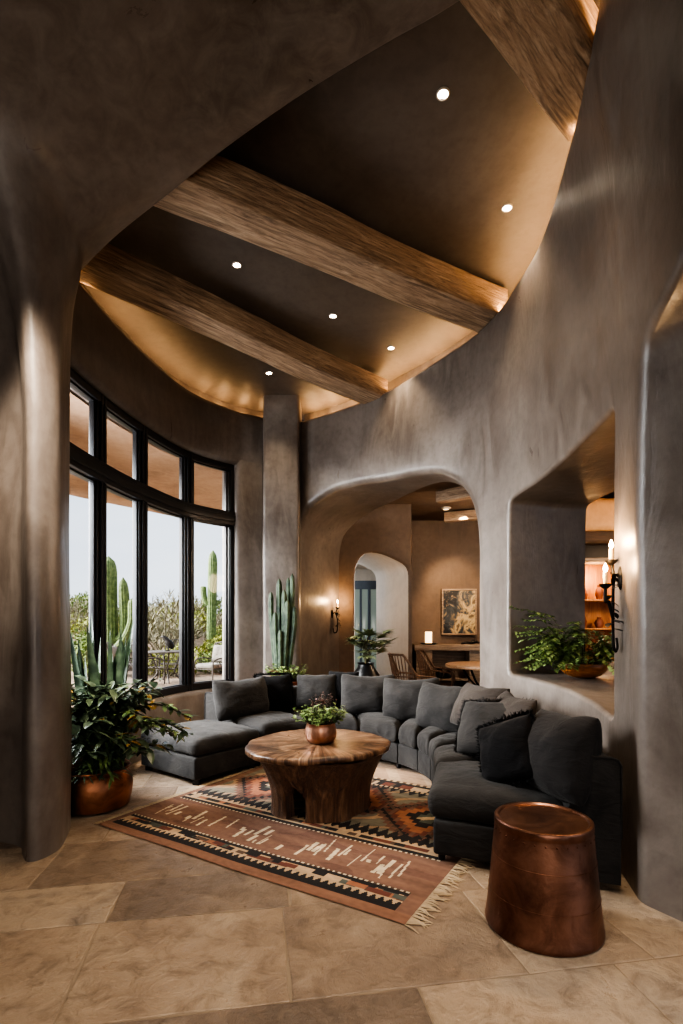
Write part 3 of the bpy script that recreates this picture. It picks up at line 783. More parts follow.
# back frame with raked section, running the whole length
mb = MB(); rows = []
n = 90
for i in range(n + 1):
    t = 8.0 * i / n; D = depth(t); H = .70 + .03 * ss(5, 8, t)
    sec = [(D - .34, .05), (D - .34, .26), (D - .25, .45), (D - .185, H - .03), (D - .17, H - .008), (D - .15, H), (D - .04, H), (D - .012, H - .01), (D, H - .04), (D, .3), (D, .05)]
    row = []
    for d, z in sec:
        q = sofa_pt(t, d, z); k = wr(q + SO, .4); row.append(q + Vector((k, k, 0)))
    rows.append(row)
mb.grid(rows); mb.add(rows[0], [tuple(range(len(rows[0])))]); mb.add(rows[-1], [tuple(range(len(rows[0])))])
mb.build('back_frame', M['fabric'], sofa, ang=40)
for row in (rows[0], rows[-1]):                                 # piping round the ends of the back
    mb = MB(); mb.tube(row[1:-1], .007, 6); mb.build('piping', M['fabric_dark'], sofa)
for t in (.08, 1.45, 2.75, 3.85, 5.2, 6.65, 7.9):
    for d in (.07, depth(t) - .1):
        q = sofa_pt(t, d, 0); mb = MB(); mb.lathe([(.0, .0), (.022, .0), (.028, .07), (0, .07)], 12, c=(q.x, q.y, .0 if (q + SO - RA).dot(RV) > 2.42 or (q + SO - RA).dot(RU) > 2.4 else .009)); mb.build('foot', M['frame'], sofa)

def pillow_mesh(w, h, t, seed, n=26, pinch=.07, sag=.0):
    """a stuffed cushion: pinched sides, soft pointed corners, creases running in from the corners"""
    mb = MB()
    for sg in (1, -1):
        rows = []
        for i in range(n + 1):
            u = math.sin((2 * i / n - 1) * PI / 2 * .999); row = []
            for j in range(n + 1):
                v = math.sin((2 * j / n - 1) * PI / 2 * .999)
                cr = (abs(u) * abs(v)) ** 3
                x = w / 2 * u * (1 - pinch * (1 - v * v) - .10 * cr) + .012 * N3(v * 2 + seed, u, 3) ; y = h / 2 * v * (1 - pinch * (1 - u * u) - .10 * cr) + .014 * N3(u * 2 + seed, v, 7)
                e = (max(0, 1 - u * u) * max(0, 1 - v * v)) ** .5
                r1 = abs(N3(u * 1.9 + seed, v * 1.9, sg * 3.3 + seed)); r2 = abs(N3((u + v) * 3.2 + seed, (u - v) * 1.1, seed * 1.7 + sg)); r3 = abs(N3((u - v) * 3.6, (u + v) * 1.2 + seed, seed + 9 * sg))
                z = sg * t / 2 * e * (1.08 + .22 * N3(u * 1.2 + seed, v * 1.2, sg * 2)) + sg * e * (.020 * r1 + .030 * r2 * abs(v) + .030 * r3 * abs(u)) + sg * .005 * e * N3(u * 13, v * 11 + seed, 1)
                y2 = y - sag * (1 - u * u) * (v > 0) * v
                row.append((x, y2, z))
            rows.append(row)
        mb.grid(rows)
    return mb
def cushion(name, mat, center, n, w, h, t, seed, parent=None, roll=0.0, up=(0, 0, 1), sag=.02):
    mb = pillow_mesh(w, h, t, seed, sag=sag); f = frame(center, n, up, roll); mb.v = [tuple(f(v)) for v in mb.v]
    return mb.build(name, mat, parent, ang=0)
def edge_cord(name, mat, center, n, w, h, parent, roll=0.0, up=(0, 0, 1), pinch=.07, fringe=False, seed=0):
    f = frame(center, n, up, roll); pts = []
    N = 20
    def out(u, v): cr = (abs(u) * abs(v)) ** 3; return Vector((w / 2 * u * (1 - pinch * (1 - v * v) - .10 * cr), h / 2 * v * (1 - pinch * (1 - u * u) - .10 * cr), 0))
    loop = [(-1 + 2 * i / N, -1) for i in range(N)] + [(1, -1 + 2 * i / N) for i in range(N)] + [(1 - 2 * i / N, 1) for i in range(N)] + [(-1, 1 - 2 * i / N) for i in range(N)]
    mb = MB()
    if not fringe:
        mb.tube([f(out(*q)) for q in loop + loop[:1]], .006, 6, caps=False)
    else:
        rg = random.Random(seed)
        for a, b in zip(loop, loop[1:] + loop[:1]):
            for k in range(7):
                q = out(a[0] + (b[0] - a[0]) * k / 7, a[1] + (b[1] - a[1]) * k / 7); o = q.normalized() * rg.uniform(.018, .034)
                mb.tube([f(q * .985), f(q + o * .6 + Vector((0, 0, rg.uniform(-.015, .015)))), f(q + o + Vector((rg.uniform(-.012, .012), rg.uniform(-.012, .012), rg.uniform(-.02, .02))))], [.004, .003, .0012], 3)
    return mb.build(name, mat, parent)
# loose back cushions of the sofa, leaning on the back frame
def back_cush(t, w, h, th, seed, mat='fabric', lean_=.28, lift=0.0, roll=0.0, fwd=0.0):
    a, b = fb(t); u = (a - b).normalized(); c = b + u * (.34 + fwd + th * .12); n = u + Vector((0, 0, lean_))
    ctr = Vector((c.x, c.y, .43 + h / 2 * .93 + lift)) - SO
    cushion('back_cushion', M[mat], ctr, n, w, h, th, seed, sofa, roll, sag=.035)
back_cush(.36, .74, .48, .24, 1.0)
back_cush(3.02, .66, .50, .24, 3.0)
back_cush(3.98, .66, .50, .24, 4.0, roll=.03)
back_cush(4.92, .64, .50, .24, 5.0, roll=-.02)
back_cush(5.78, .60, .46, .22, 6.0, 'fabric_brown', .55, lift=.09, fwd=-.12)
back_cush(6.55, .62, .46, .20, 7.0, 'fabric_brown', .45, lift=.08, fwd=-.13)
# scatter cushions: things of their own
def scatter(name, label, mat, center, n, w, h, t, seed, roll=0.0, fringe=False, fmat=None):
    th = thing(name, label, 'cushion', center, 0, None)
    c0 = Vector((0, 0, 0))
    cv = cushion('cover', M[mat], c0, n, w, h, t, seed, th, roll)
    if fringe: edge_cord('fringe', M[fmat or mat], c0, n, w * .985, h * .985, cv, roll, fringe=True, seed=int(seed))
    return th
scatter('throw_cushion', 'black velvet cushion beside the grey back cushion at the far end of the sofa', 'fabric_black', (-.80, 6.13, .67), (.30, -1, .28), .46, .43, .18, 11, 0, True)
scatter('throw_cushion', 'grey cushion partly hidden behind the herb pot and its dark flowers', 'fabric', (-.30, 6.17, .67), (-.05, -1, .3), .50, .44, .2, 12)
scatter('throw_cushion', 'black cushion behind the herb pot, tucked between two grey cushions', 'fabric_black', (.02, 6.22, .71), (-.2, -1, .25), .40, .42, .16, 13, 0)
scatter('throw_cushion', 'dark grey fringed cushion propped on the bend of the sofa', 'fabric', (1.17, 3.98, .665), (-.60, -.72, .62), .60, .48, .20, 14, .10, True, 'fabric_dark')
scatter('throw_cushion', 'black fringed cushion leaning on the large dark cushion near the copper drum', 'fabric_black', (1.055, 3.30, .655), (-.80, -.52, .34), .44, .43, .17, 15, .42, True)
scatter('lounge_cushion', 'largest dark grey cushion, upright at the sofa end behind the copper drum', 'fabric_dark', (1.30, 3.10, .685), (-.95, -.20, .27), .58, .54, .30, 16, .06)

# ================================================================== OTTOMAN
ot = thing('ottoman', 'low charcoal upholstered ottoman pushed against the window end of the sofa', 'ottoman', (-1.31, 4.65, 0))
OA = Vector((-.70, .55, 0)).normalized(); OB = Vector((.618, .786, 0)).normalized()
def ofn(p): return OA * p.x + OB * p.y + Vector((0, 0, p.z))
mb = MB(); mb.box((0, 0, .05), (.89, .80, .255), .02, n=(6, 6, 1), fn=ofn); mb.build('base', M['fabric'], ot, ang=60)
mb = MB()
def ocf(p):
    q = Vector(p); u, v = q.x / .89, q.y / .80
    if q.z > .33: q.z += .05 * (1 - abs(2 * u - 1) ** 3) * (1 - abs(2 * v - 1) ** 3)
    w_ = ofn(q); k = wr(w_ * 1.0 + Vector((3, 1, 0)), .9); return w_ + Vector((k, k, k if q.z > .3 else 0))
mb.box((-.015, -.015, .26), (.905, .80, .40), .06, n=(28, 26, 2), fn=ocf); mb.build('seat_cushion', M['fabric'], ot, ang=0)
for x, y in ((.06, .06), (.83, .06), (.06, .72), (.83, .72)):
    q = ofn(Vector((x, y, 0))); mb = MB(); mb.box((q.x - .03, q.y - .03, 0.0), (q.x + .03, q.y + .03, .055), .006); mb.build('foot', M['frame'], ot)

# ================================================================== STUMP TABLE
TC = Vector((-.185, 4.17, .0095))
tab = thing('coffee_table', 'live edge round coffee table carved from one tree stump', 'coffee table', TC)
def tk(a, s=0): return 1 + .055 * math.sin(2 * a + .6) + .035 * math.sin(3 * a + 2) + .05 * N3(math.cos(a) * 1.6 + s, math.sin(a) * 1.6, s) + .018 * N3(math.cos(a) * 6, math.sin(a) * 6, s)
mb = MB(); rows = []
for rr, z in ((0, .507), (.2, .508), (.4, .508), (.53, .506), (.548, .502), (.556, .492), (.556, .468), (.545, .456), (.45, .452), (0, .452)):
    rows.append([(rr * tk(a) * math.cos(a), rr * tk(a) * math.sin(a), z + (.004 * N3(rr * 8 * math.cos(a), rr * 8 * math.sin(a), 0) if rr < .54 else 0)) for a in [2 * PI * j / 96 for j in range(96)]])
mb.grid(rows, close_v=True)
m = NT('stump_end_grain'); c = m.n('ShaderNodeTexCoord'); sep = m.n('ShaderNodeSeparateXYZ'); m.l(c.outputs['Object'], sep.inputs[0])
ang = m.math('ARCTAN2', sep.outputs[1], sep.outputs[0]); rad = m.n('ShaderNodeVectorMath', operation='LENGTH'); m.l(c.outputs['Object'], rad.inputs[0])
cb = m.n('ShaderNodeCombineXYZ'); m.l(m.math('MULTIPLY', m.math('SINE', ang), 6.0), cb.inputs[0]); m.l(m.math('MULTIPLY', m.math('COSINE', ang), 6.0), cb.inputs[1]); m.l(m.math('MULTIPLY', rad.outputs['Value'], 1.1), cb.inputs[2])
rd = m.noise(cb.outputs[0], 2.6, 7, .62, .6); bl = m.noise(m.co(), 4.5, 6, .6, 1.2)
colr = m.ramp(rd, [(.34, srgb(44, 31, 24)), (.45, srgb(98, 72, 55)), (.58, srgb(146, 112, 86)), (.74, srgb(190, 160, 130))]); colr = m.mix(m.val(bl, 0, .85, .45, .62), colr, srgb(54, 37, 28))
m.set(Base_Color=colr, Roughness=m.val(bl, .2, .42)); m.bump(m.math('ADD', rd, bl), .2, .01); M['stump_top'] = m.m
mb.build('tabletop', M['stump_top'], tab, ang=50)
# trunk: hollow, flared, with a cave-like gap at the front
def tr(a, z):
    k = z / .46
    r_ = .365 + .03 * (1 - k) ** 3 + .165 * k ** 1.8
    fl = 1 + .05 * math.sin(5 * a + 1.2) * (1 - .4 * k) + .06 * N3(math.cos(a) * 2.4, math.sin(a) * 2.4, z * 1.5) + .022 * N3(math.cos(a) * 9, math.sin(a) * 9, z * 2.5)
    return r_ * fl
mb = MB(); na, nz = 144, 26
out = [[(tr(2 * PI * j / na, .46 * i / nz) * math.cos(2 * PI * j / na), tr(2 * PI * j / na, .46 * i / nz) * math.sin(2 * PI * j / na), .46 * i / nz) for j in range(na)] for i in range(nz + 1)]
inn = [[(max(.12, tr(2 * PI * j / na, .46 * i / nz) - .10) * math.cos(2 * PI * j / na), max(.12, tr(2 * PI * j / na, .46 * i / nz) - .10) * math.sin(2 * PI * j / na), .46 * i / nz) for j in range(na)] for i in range(nz + 1)]
A0, HW, HT = math.radians(-114), .21, .245
def gap(j, i):
    a = (2 * PI * (j + .5) / na - A0 + PI) % (2 * PI) - PI; z = .46 * (i + .5) / nz
    b2 = (2 * PI * (j + .5) / na - math.radians(70) + PI) % (2 * PI) - PI
    e = HW * (1 + .12 * N3(z * 9, 1, 2))
    return (abs(a) < e and z < HT * (1 - (abs(a) / e) ** 3 * .5)) or (abs(b2) < .3 and z < .2)
nO = len(out) * na; vs = [p for r_ in out for p in r_] + [p for r_ in inn for p in r_]; fs = []
ix = lambda i, j, o: o * nO + i * na + j % na
for i in range(nz):
    for j in range(na):
        if gap(j, i): continue
        fs.append((ix(i, j, 0), ix(i, j + 1, 0), ix(i + 1, j + 1, 0), ix(i + 1, j, 0))); fs.append((ix(i, j, 1), ix(i + 1, j, 1), ix(i + 1, j + 1, 1), ix(i, j + 1, 1)))
        if gap((j + 1) % na, i): fs.append((ix(i, j + 1, 0), ix(i, j + 1, 1), ix(i + 1, j + 1, 1), ix(i + 1, j + 1, 0)))
        if gap((j - 1) % na, i): fs.append((ix(i, j, 0), ix(i + 1, j, 0), ix(i + 1, j, 1), ix(i, j, 1)))
        if i > 0 and gap(j, i - 1): fs.append((ix(i, j, 0), ix(i, j, 1), ix(i, j + 1, 1), ix(i, j + 1, 0)))
        if i == 0: fs.append((ix(0, j, 0), ix(0, j, 1), ix(0, j + 1, 1), ix(0, j + 1, 0)))
mb.add(vs, fs)
o = mb.build('trunk', M['trunk'], tab, ang=60)
bm = bmesh.new(); bm.from_mesh(o.data); bmesh.ops.smooth_vert(bm, verts=[v for v in bm.verts if v.is_boundary is False and v.co.z > .03], factor=.35, use_axis_x=True, use_axis_y=True, use_axis_z=False); bmesh.ops.delete(bm, geom=[v for v in bm.verts if not v.link_faces], context='VERTS'); bm.to_mesh(o.data); bm.free()

# ================================================================== COPPER DRUM TABLE
dr = thing('drum_side_table', 'tapered riveted copper drum side table beside the sofa end', 'side table', (.98, 2.53, 0))
H = .515
mb = MB(); prof = [(0, .0), (.258, .0), (.270, .005), (.272, .012), (.272, .022), (.269, .034)]
def rr(z): return .269 - (.269 - .224) * ((z - .034) / (H - .06)) ** .92
for k in range(1, 20):
    z = .034 + (H - .075) * k / 19; prof.append((rr(z), z))
prof += [(.2255, H - .034), (.2275, H - .030), (.2275, H - .005), (.224, H)]
mb.lathe(prof, 72, wob=lambda a, z: 1 + .004 * N3(math.cos(a) * 2, math.sin(a) * 2, z * 4))
for z in (.17, .34):
    mb.lathe([(rr(z) - .002, z - .003), (rr(z) + .0014, z - .0015), (rr(z) + .0014, z + .0015), (rr(z) - .002, z + .003)], 72)
mb.build('drum_body', copper('drum_copper', srgb(86, 58, 47), srgb(138, 100, 83), .27), dr, ang=35)
mb = MB(); rows = []
for r_ in (0, .08, .16, .200, .208, .216, .2245): rows.append([(r_ * math.cos(2 * PI * j / 64), r_ * math.sin(2 * PI * j / 64), H + (-.006 if r_ < .208 else (.002 if r_ < .222 else 0)) + .0015 * N3(r_ * 20 * math.cos(2 * PI * j / 64), r_ * 20 * math.sin(2 * PI * j / 64), 2)) for j in range(64)])
mb.grid(rows, close_v=True); mb.build('drum_top', copper('top_copper', srgb(112, 78, 64), srgb(164, 124, 104), .2), dr, ang=40)
M['rivet'] = copper('rivet_copper', srgb(70, 42, 32), srgb(120, 78, 60), .3)
for k in range(30):
    a = 2 * PI * k / 30; z = H - .055; q = rr(z) + .001; mb = MB()
    mb.lathe([(0, .0026), (.003, .0018), (.0045, 0)], 8, fn=frame((q * math.cos(a), q * math.sin(a), z), (math.cos(a), math.sin(a), .05))); mb.build('rivet', M['rivet'], dr)
# ================================================================== PLANTS
def leaf(mb, base, d, L, w, droop=.3, fold=.25, seg=4, shape=0, up=(0, 0, 1)):
    """one curved, folded blade"""
    d = Vector(d).normalized(); u = Vector(up); sde = d.cross(u)
    sde = sde.normalized() if sde.length > 1e-4 else Vector((1, 0, 0)); n = sde.cross(d)
    rows = []; p = Vector(base); dd = d.copy()
    for i in range(seg + 1):
        t = i / seg
        ww = w / 2 * ((math.sin(PI * min(1, t * .9 + .08)) ** .8) if shape == 0 else (1 - t) ** .55 * min(1, .5 + t * 4) if shape == 1 else (math.sin(PI * (t * .96 + .02)) ** .5))
        if i == seg: ww = w * .02
        nn = sde.cross(dd).normalized()
        rows.append([p + sde * ww + nn * fold * ww, p.copy(), p - sde * ww + nn * fold * ww])
        dd = (dd - Vector((0, 0, droop / seg))).normalized(); p = p + dd * (L / seg)
    return mb.grid(rows)
def rdir(rg, lo=-.2, hi=1.0):
    a = rg.uniform(0, 2 * PI); z = rg.uniform(lo, hi); s_ = math.sqrt(max(0, 1 - z * z)); return Vector((s_ * math.cos(a), s_ * math.sin(a), z))
def lathe_part(name, prof, mat, parent, n=40, wob=None, c=(0, 0, 0)):
    if name == 'soil': parent = [q for q in parent.children if q.name.split('.')[0] in ('pot', 'bowl')][0]
    mb = MB(); mb.lathe(prof, n, c=c, wob=wob); return mb.build(name, mat, parent, ang=45)

# ---- big mixed plant in the copper pot beside the near pillar
rg = random.Random(21)
pp = thing('potted_plant', 'tall bushy mixed foliage plant in a copper pot beside the pillar', 'plant', (-1.97, 4.16, 0))
lathe_part('pot', [(0, .0), (.20, .0), (.255, .02), (.275, .10), (.282, .18), (.27, .25), (.245, .285), (.25, .305), (.268, .315), (.262, .325), (.24, .318), (.225, .29), (.23, .25), (0, .25)], M['copper_pot'], pp, 56)
lathe_part('soil', [(0, .262), (.228, .258)], M['soil'], pp, 24)
fd, fg, fl, fb_, st = MB(), MB(), MB(), MB(), MB()
for k in range(20):                                             # spear leaves standing up at the back
    a = rg.uniform(0, 2 * PI); b = Vector((-.02 + .10 * math.cos(a), .08 + .08 * math.sin(a), .28))
    leaf(fb_, b + Vector((.02, .1, rg.uniform(.0, .25))), (rg.uniform(-.16, .20), rg.uniform(-.12, .16), 1), rg.uniform(.78, 1.12), rg.uniform(.08, .13), .02, .5, 6, 1, up=(rg.uniform(-1, 1), -1, 0))
for k in range(74):                                             # stems carrying glossy oval leaves
    a = rg.uniform(0, 2 * PI); out = rg.uniform(.12, .46); top = rg.uniform(.45, 1.02)
    e = Vector((.08 + out * math.cos(a), .02 + out * .8 * math.sin(a), top)); s0 = Vector((.08 * math.cos(a), .08 * math.sin(a), .27)); md = (s0 + e) / 2 + Vector((-.10 * math.cos(a), -.1 * math.sin(a), .12))
    if e.x < -.25: e.x = -.25
    if e.x < .06: e.y = max(e.y, -.17)
    if e.y < -.25: e.y = -.25
    cv = catmull([s0, md, e], 5); st.tube(cv, [.006 - .004 * i / len(cv) for i in range(len(cv))], 5, caps=False)
    for i, p in enumerate(cv[3:]):
        for q in range(3):
            d = rdir(rg, -.5, .6); d = (d + Vector((e.x, e.y, 0)) * .6).normalized()
            if rg.random() < .07: leaf(fg, p, d, rg.uniform(.08, .14), rg.uniform(.035, .06), .5, .3)
            else: leaf(fd, p, d, rg.uniform(.10, .19), rg.uniform(.04, .075), .5, .3)
for (ex, ey, ez) in ((.62, -.05, .62), (.70, .10, .72), (.60, .2, .55), (.5, -.2, .70), (.74, .0, .60), (.45, -.28, .52)):   # arching sprays reaching into the room
    cv = catmull([(.1, 0, .3), (.25 * ex / .6, ey * .4, ez * .85 + .12), (ex * .7, ey * .8, ez + .08), (ex, ey, ez - .02)], 6); st.tube(cv, .005, 5, caps=False)
    for p in cv[7:]:
        for q in range(3):
            d = (rdir(rg, -.4, .5) + Vector((.5, 0, 0))).normalized(); leaf(fg if rg.random() < .14 else fd if rg.random() < .6 else fl, p, d, rg.uniform(.07, .12), rg.uniform(.03, .05), .4, .3)
for k in range(260):                                            # fresh feathery growth low at the front
    a = rg.uniform(-2.6, .5); b = Vector((.1 + rg.uniform(-.12, .12), -.12 + rg.uniform(-.1, .08), rg.uniform(.30, .5)))
    leaf(fl if rg.random() < .45 else fb_, b, (math.cos(a) * .6, math.sin(a) * .6, rg.uniform(-.2, 1)), rg.uniform(.09, .2), rg.uniform(.012, .026), .5, .3)
for nm, b, mt in (('glossy_leaves', fd, 'leaf_dark'), ('golden_leaves', fg, 'leaf_gold'), ('fern_leaves', fl, 'leaf_mid'), ('spear_leaves', fb_, 'leaf_blue'), ('stems', st, 'stem')):
    b.build(nm, M[mt], pp, ang=0, weld=0, fix=False)

# ---- herb pot on the coffee table
TZ = TC.z + .508
hp = thing('herb_pot', 'hammered copper bowl of leafy herbs on the stump table', 'plant', (-.165, 4.13, TZ))
lathe_part('pot', [(0, .0), (.075, .0), (.105, .012), (.122, .045), (.126, .08), (.120, .125), (.114, .152), (.117, .158), (.110, .160), (.105, .15), (.11, .11), (0, .11)], M['copper_bright'], hp, 48, wob=lambda a, z: 1 + .012 * N3(math.cos(a) * 7, math.sin(a) * 7, z * 60))
lathe_part('soil', [(0, .125), (.108, .122)], M['soil'], hp, 20)
f1, f2, fs_, f3 = MB(), MB(), MB(), MB()
for k in range(110):
    a = rg.uniform(0, 2 * PI); r_ = rg.uniform(0, .09); d = Vector((math.cos(a) * rg.uniform(.1, 1), math.sin(a) * rg.uniform(.1, 1), rg.uniform(.35, 1))).normalized(); L = rg.uniform(.10, .21)
    b = Vector((r_ * math.cos(a), r_ * math.sin(a), .13)); e = b + d * L; fs_.tube([b, (b + e) / 2 + Vector((0, 0, .01)), e], .0016, 4, caps=False)
    for q in range(7): leaf(f1 if rg.random() < .6 else f2, b.lerp(e, rg.uniform(.45, 1)), rdir(rg, -.3, .8), rg.uniform(.026, .046), rg.uniform(.017, .028), .3, .2, 3, 2)
for k in range(26):
    b = Vector((rg.uniform(-.04, .04), rg.uniform(0, .05), .13)); e = b + Vector((rg.uniform(-.07, .09), rg.uniform(-.02, .06), rg.uniform(.17, .26))); fs_.tube([b, (b + e) / 2, e], .0014, 4, caps=False)
    for q in range(9): leaf(f3, b.lerp(e, rg.uniform(.72, 1.02)), rdir(rg, -.2, 1), rg.uniform(.014, .026), rg.uniform(.012, .02), .2, .2, 2, 2)
for nm, b, mt in (('herb_leaves', f1, 'leaf_light'), ('herb_leaves', f2, 'leaf_mid'), ('flower_heads', f3, 'flower'), ('stems', fs_, 'stem')): b.build(nm, M[mt], hp, ang=0, weld=0, fix=False)

# ---- ledge behind the sofa with the tall cactus and the low leafy pot
mb = MB(); mb.box((-1.42, 6.80, -.02), (-.50, 7.52, .56), .05, n=(8, 4, 3), fn=lambda p: p + Vector((.01 * N3(p.x * 2, p.y, p.z), .01 * N3(p.y, p.x * 2, 4), 0))); shell('wall_ledge', mb, M['plaster'])
cp = thing('potted_cactus', 'tall clump of ribbed columnar cactus in a terracotta pot behind the sofa', 'cactus', (-.82, 7.05, .56))
lathe_part('pot', [(0, 0), (.10, 0), (.135, .16), (.15, .235), (.162, .24), (.162, .28), (.145, .282), (.138, .25), (0, .25)], M['terracotta'], cp, 32)
lathe_part('soil', [(0, .262), (.14, .258)], M['soil'], cp, 20)
def ribbed(mb, pts, r, ribs=6, n=24, depth_=.22):
    P_ = catmull(pts, 8); k = len(P_); rows = []; prev = None
    for i, p in enumerate(P_):
        t = (P_[min(i + 1, k - 1)] - P_[max(0, i - 1)]).normalized(); x = Vector((1, 0, 0)) if prev is None else prev
        x = (x - t * x.dot(t)).normalized(); prev = x; y = t.cross(x); f = i / (k - 1)
        rr_ = r * (min(1, .72 + f * 1.2)) * (1 if f < .86 else math.sqrt(max(.0, 1 - ((f - .86) / .14) ** 2)) * .98 + .02)
        rows.append([p + (x * math.cos(a) + y * math.sin(a)) * rr_ * (1 - depth_ * .5 + depth_ * .5 * math.cos(ribs * a)) for a in [2 * PI * j / n for j in range(n)]])
    mb.grid(rows, close_v=True); mb.add([P_[0]] + list(rows[0]), [(0, 1 + (j + 1) % n, 1 + j) for j in range(n)])
for (px, y0, y1, lx, dy, r_) in ((272, 592, 656, .05, .0, .036), (280, 579, 664, .03, .05, .042), (285, 590, 666, 0, -.03, .04), (289, 578, 664, -.02, .07, .036), (293, 574, 662, -.06, .04, .036), (276, 612, 668, .01, -.07, .036), (295, 606, 664, -.07, -.02, .040), (288, 600, 668, -.01, -.06, .038), (281, 630, 668, .0, -.09, .034)):
    tip = at(px, y0, 7.16 + dy) - Vector(cp.location); bx_ = max(-.10, min(.10, tip.x * .55)); mb = MB()
    ribbed(mb, [(bx_, dy, .25), (bx_ * 1.15 + tip.x * .12, dy, .25 + (tip.z - .25) * .35), (tip.x * .98, dy, .25 + (tip.z - .25) * .7), (tip.x, dy, tip.z)], r_, 5); mb.build('cactus_column', M['cactus'], cp, ang=0)
lp = thing('trailing_plant', 'low bright leafy plant in a bowl at the foot of the tall cactus', 'plant', (-.74, 6.92, .56))
lathe_part('bowl', [(0, 0), (.12, 0), (.20, .09), (.215, .15), (.20, .152), (.19, .12), (0, .12)], M['terracotta'], lp, 32)
f1, f2, st = MB(), MB(), MB()
for k in range(120):
    a = rg.uniform(0, 2 * PI); r_ = rg.uniform(.02, .14); b = Vector((r_ * math.cos(a), r_ * math.sin(a), .12)); e = b + Vector((math.cos(a) * rg.uniform(0, .26), math.sin(a) * rg.uniform(0, .1), rg.uniform(.08, .26))); st.tube([b, (b + e) / 2 + Vector((0, 0, .03)), e], .002, 4, caps=False)
    for q in range(6): leaf(f1 if rg.random() < .55 else f2, b.lerp(e, rg.uniform(.4, 1.05)), rdir(rg, -.2, .8), rg.uniform(.035, .065), rg.uniform(.025, .042), .4, .2, 3, 2)
for nm, b, mt in (('leaves', f1, 'leaf_light'), ('leaves', f2, 'leaf_mid'), ('stems', st, 'stem')): b.build(nm, M[mt], lp, ang=0, weld=0, fix=False)

# ---- palm in a tall black vase in the archway
vp = thing('potted_palm', 'broad leaved palm in a tall black vase in the archway', 'plant', (.34, 7.25, 0))
lathe_part('vase', [(0, 0), (.13, 0), (.16, .05), (.20, .35), (.215, .60), (.19, .76), (.12, .86), (.105, .90), (.125, .925), (.10, .92), (.095, .86), (0, .84)], M['black_pot'], vp, 40)
f1, st = MB(), MB()
for k in range(24):
    a = rg.uniform(0, 2 * PI); tl = rg.uniform(.06, .26); e = Vector((tl * math.cos(a) + .05, tl * .7 * math.sin(a), .95 + rg.uniform(.06, .40))); st.tube(catmull([(0, 0, .85), (e.x * .4, e.y * .4, e.z * .95), tuple(e)], 4), .005, 5, caps=False)
    fw = Vector((math.cos(a), math.sin(a), rg.uniform(.0, 1.1))).normalized()
    for q in range(9):
        ang = -1.1 + 2.2 * q / 8; s_ = fw.cross(Vector((0, 0, 1))).normalized(); leaf(f1, e, fw * math.cos(ang) + s_ * math.sin(ang), rg.uniform(.14, .24), .05, .35, .3, 4, 0)
f1.build('fronds', leafmat('palm_leaf', srgb(66, 78, 52), srgb(126, 136, 98), .5), vp, ang=0, weld=0, fix=False); st.build('stems', M['stem'], vp, ang=0, weld=0, fix=False)

# ---- fern in a wooden bowl on the niche ledge
bp = at(582, 676, 3.62); LZ = .0
from mathutils.bvhtree import BVHTree
def bvh(o): return BVHTree.FromPolygons([v.co[:] for v in o.data.vertices], [p.vertices[:] for p in o.data.polygons])
WB = bvh(bpy.data.objects['wall_right'])
def drop(x, y, z0): 
    h = WB.ray_cast(Vector((x, y, z0)), Vector((0, 0, -1))); return h[0].z if h[0] else None
bx0, by0 = 2.13, 4.58
LZ = min(q for q in [drop(bx0 + .14 * math.cos(a), by0 + .14 * math.sin(a), 1.9) for a in np.linspace(0, 6.28, 9)] + [drop(bx0, by0, 1.9)] if q is not None)
LZm = max(q for q in [drop(bx0 + .10 * math.cos(a), by0 + .10 * math.sin(a), 1.9) for a in np.linspace(0, 6.28, 9)] if q is not None)
fp = thing('fern_bowl', 'ferny greenery spilling from a turned wooden bowl on the niche ledge', 'plant', (bx0, by0, LZm + .001))
lathe_part('bowl', [(0, .0), (.09, .0), (.15, .025), (.19, .065), (.205, .11), (.20, .125), (.188, .118), (.17, .07), (0, .04)], M['bowl'], fp, 44, wob=lambda a, z: 1 + .03 * N3(math.cos(a) * 1.5, math.sin(a) * 1.5, 1))
lathe_part('soil', [(0, .105), (.18, .10)], M['soil'], fp, 20)
f1, f2, st = MB(), MB(), MB()
for k in range(96):
    side = rg.random() < .62
    a = rg.uniform(2.2, 4.4) if side else rg.uniform(0, 2 * PI); L = rg.uniform(.22, .52) if side else rg.uniform(.16, .36)
    b = Vector((.11 * math.cos(a), .11 * math.sin(a), .1)); up = rg.uniform(.0, 1.5); e = b + Vector((math.cos(a) * L, math.sin(a) * L * .8, L * up * .75 - .02)); e.z = max(e.z, .04)
    cv = catmull([b, (b + e) / 2 + Vector((0, 0, .08 + .06 * up)), e], 7); st.tube(cv, .002, 4, caps=False)
    for i, p in enumerate(cv[2:]):
        d = (cv[min(i + 3, len(cv) - 1)] - cv[i + 1]).normalized(); s_ = d.cross(Vector((0, 0, 1))).normalized()
        for sg in (-1, 1):
            for q in range(2): leaf(f1 if rg.random() < .5 else f2, p, (d * .5 + s_ * sg + Vector((0, 0, rg.uniform(-.3, .4)))), rg.uniform(.035, .07), rg.uniform(.016, .03), .3, .2, 3, 2)
for nm, b, mt in (('fern_leaves', f1, 'leaf_light'), ('fern_leaves', f2, 'leaf_mid'), ('stems', st, 'stem')): b.build(nm, M[mt], fp, ang=0, weld=0, fix=False)
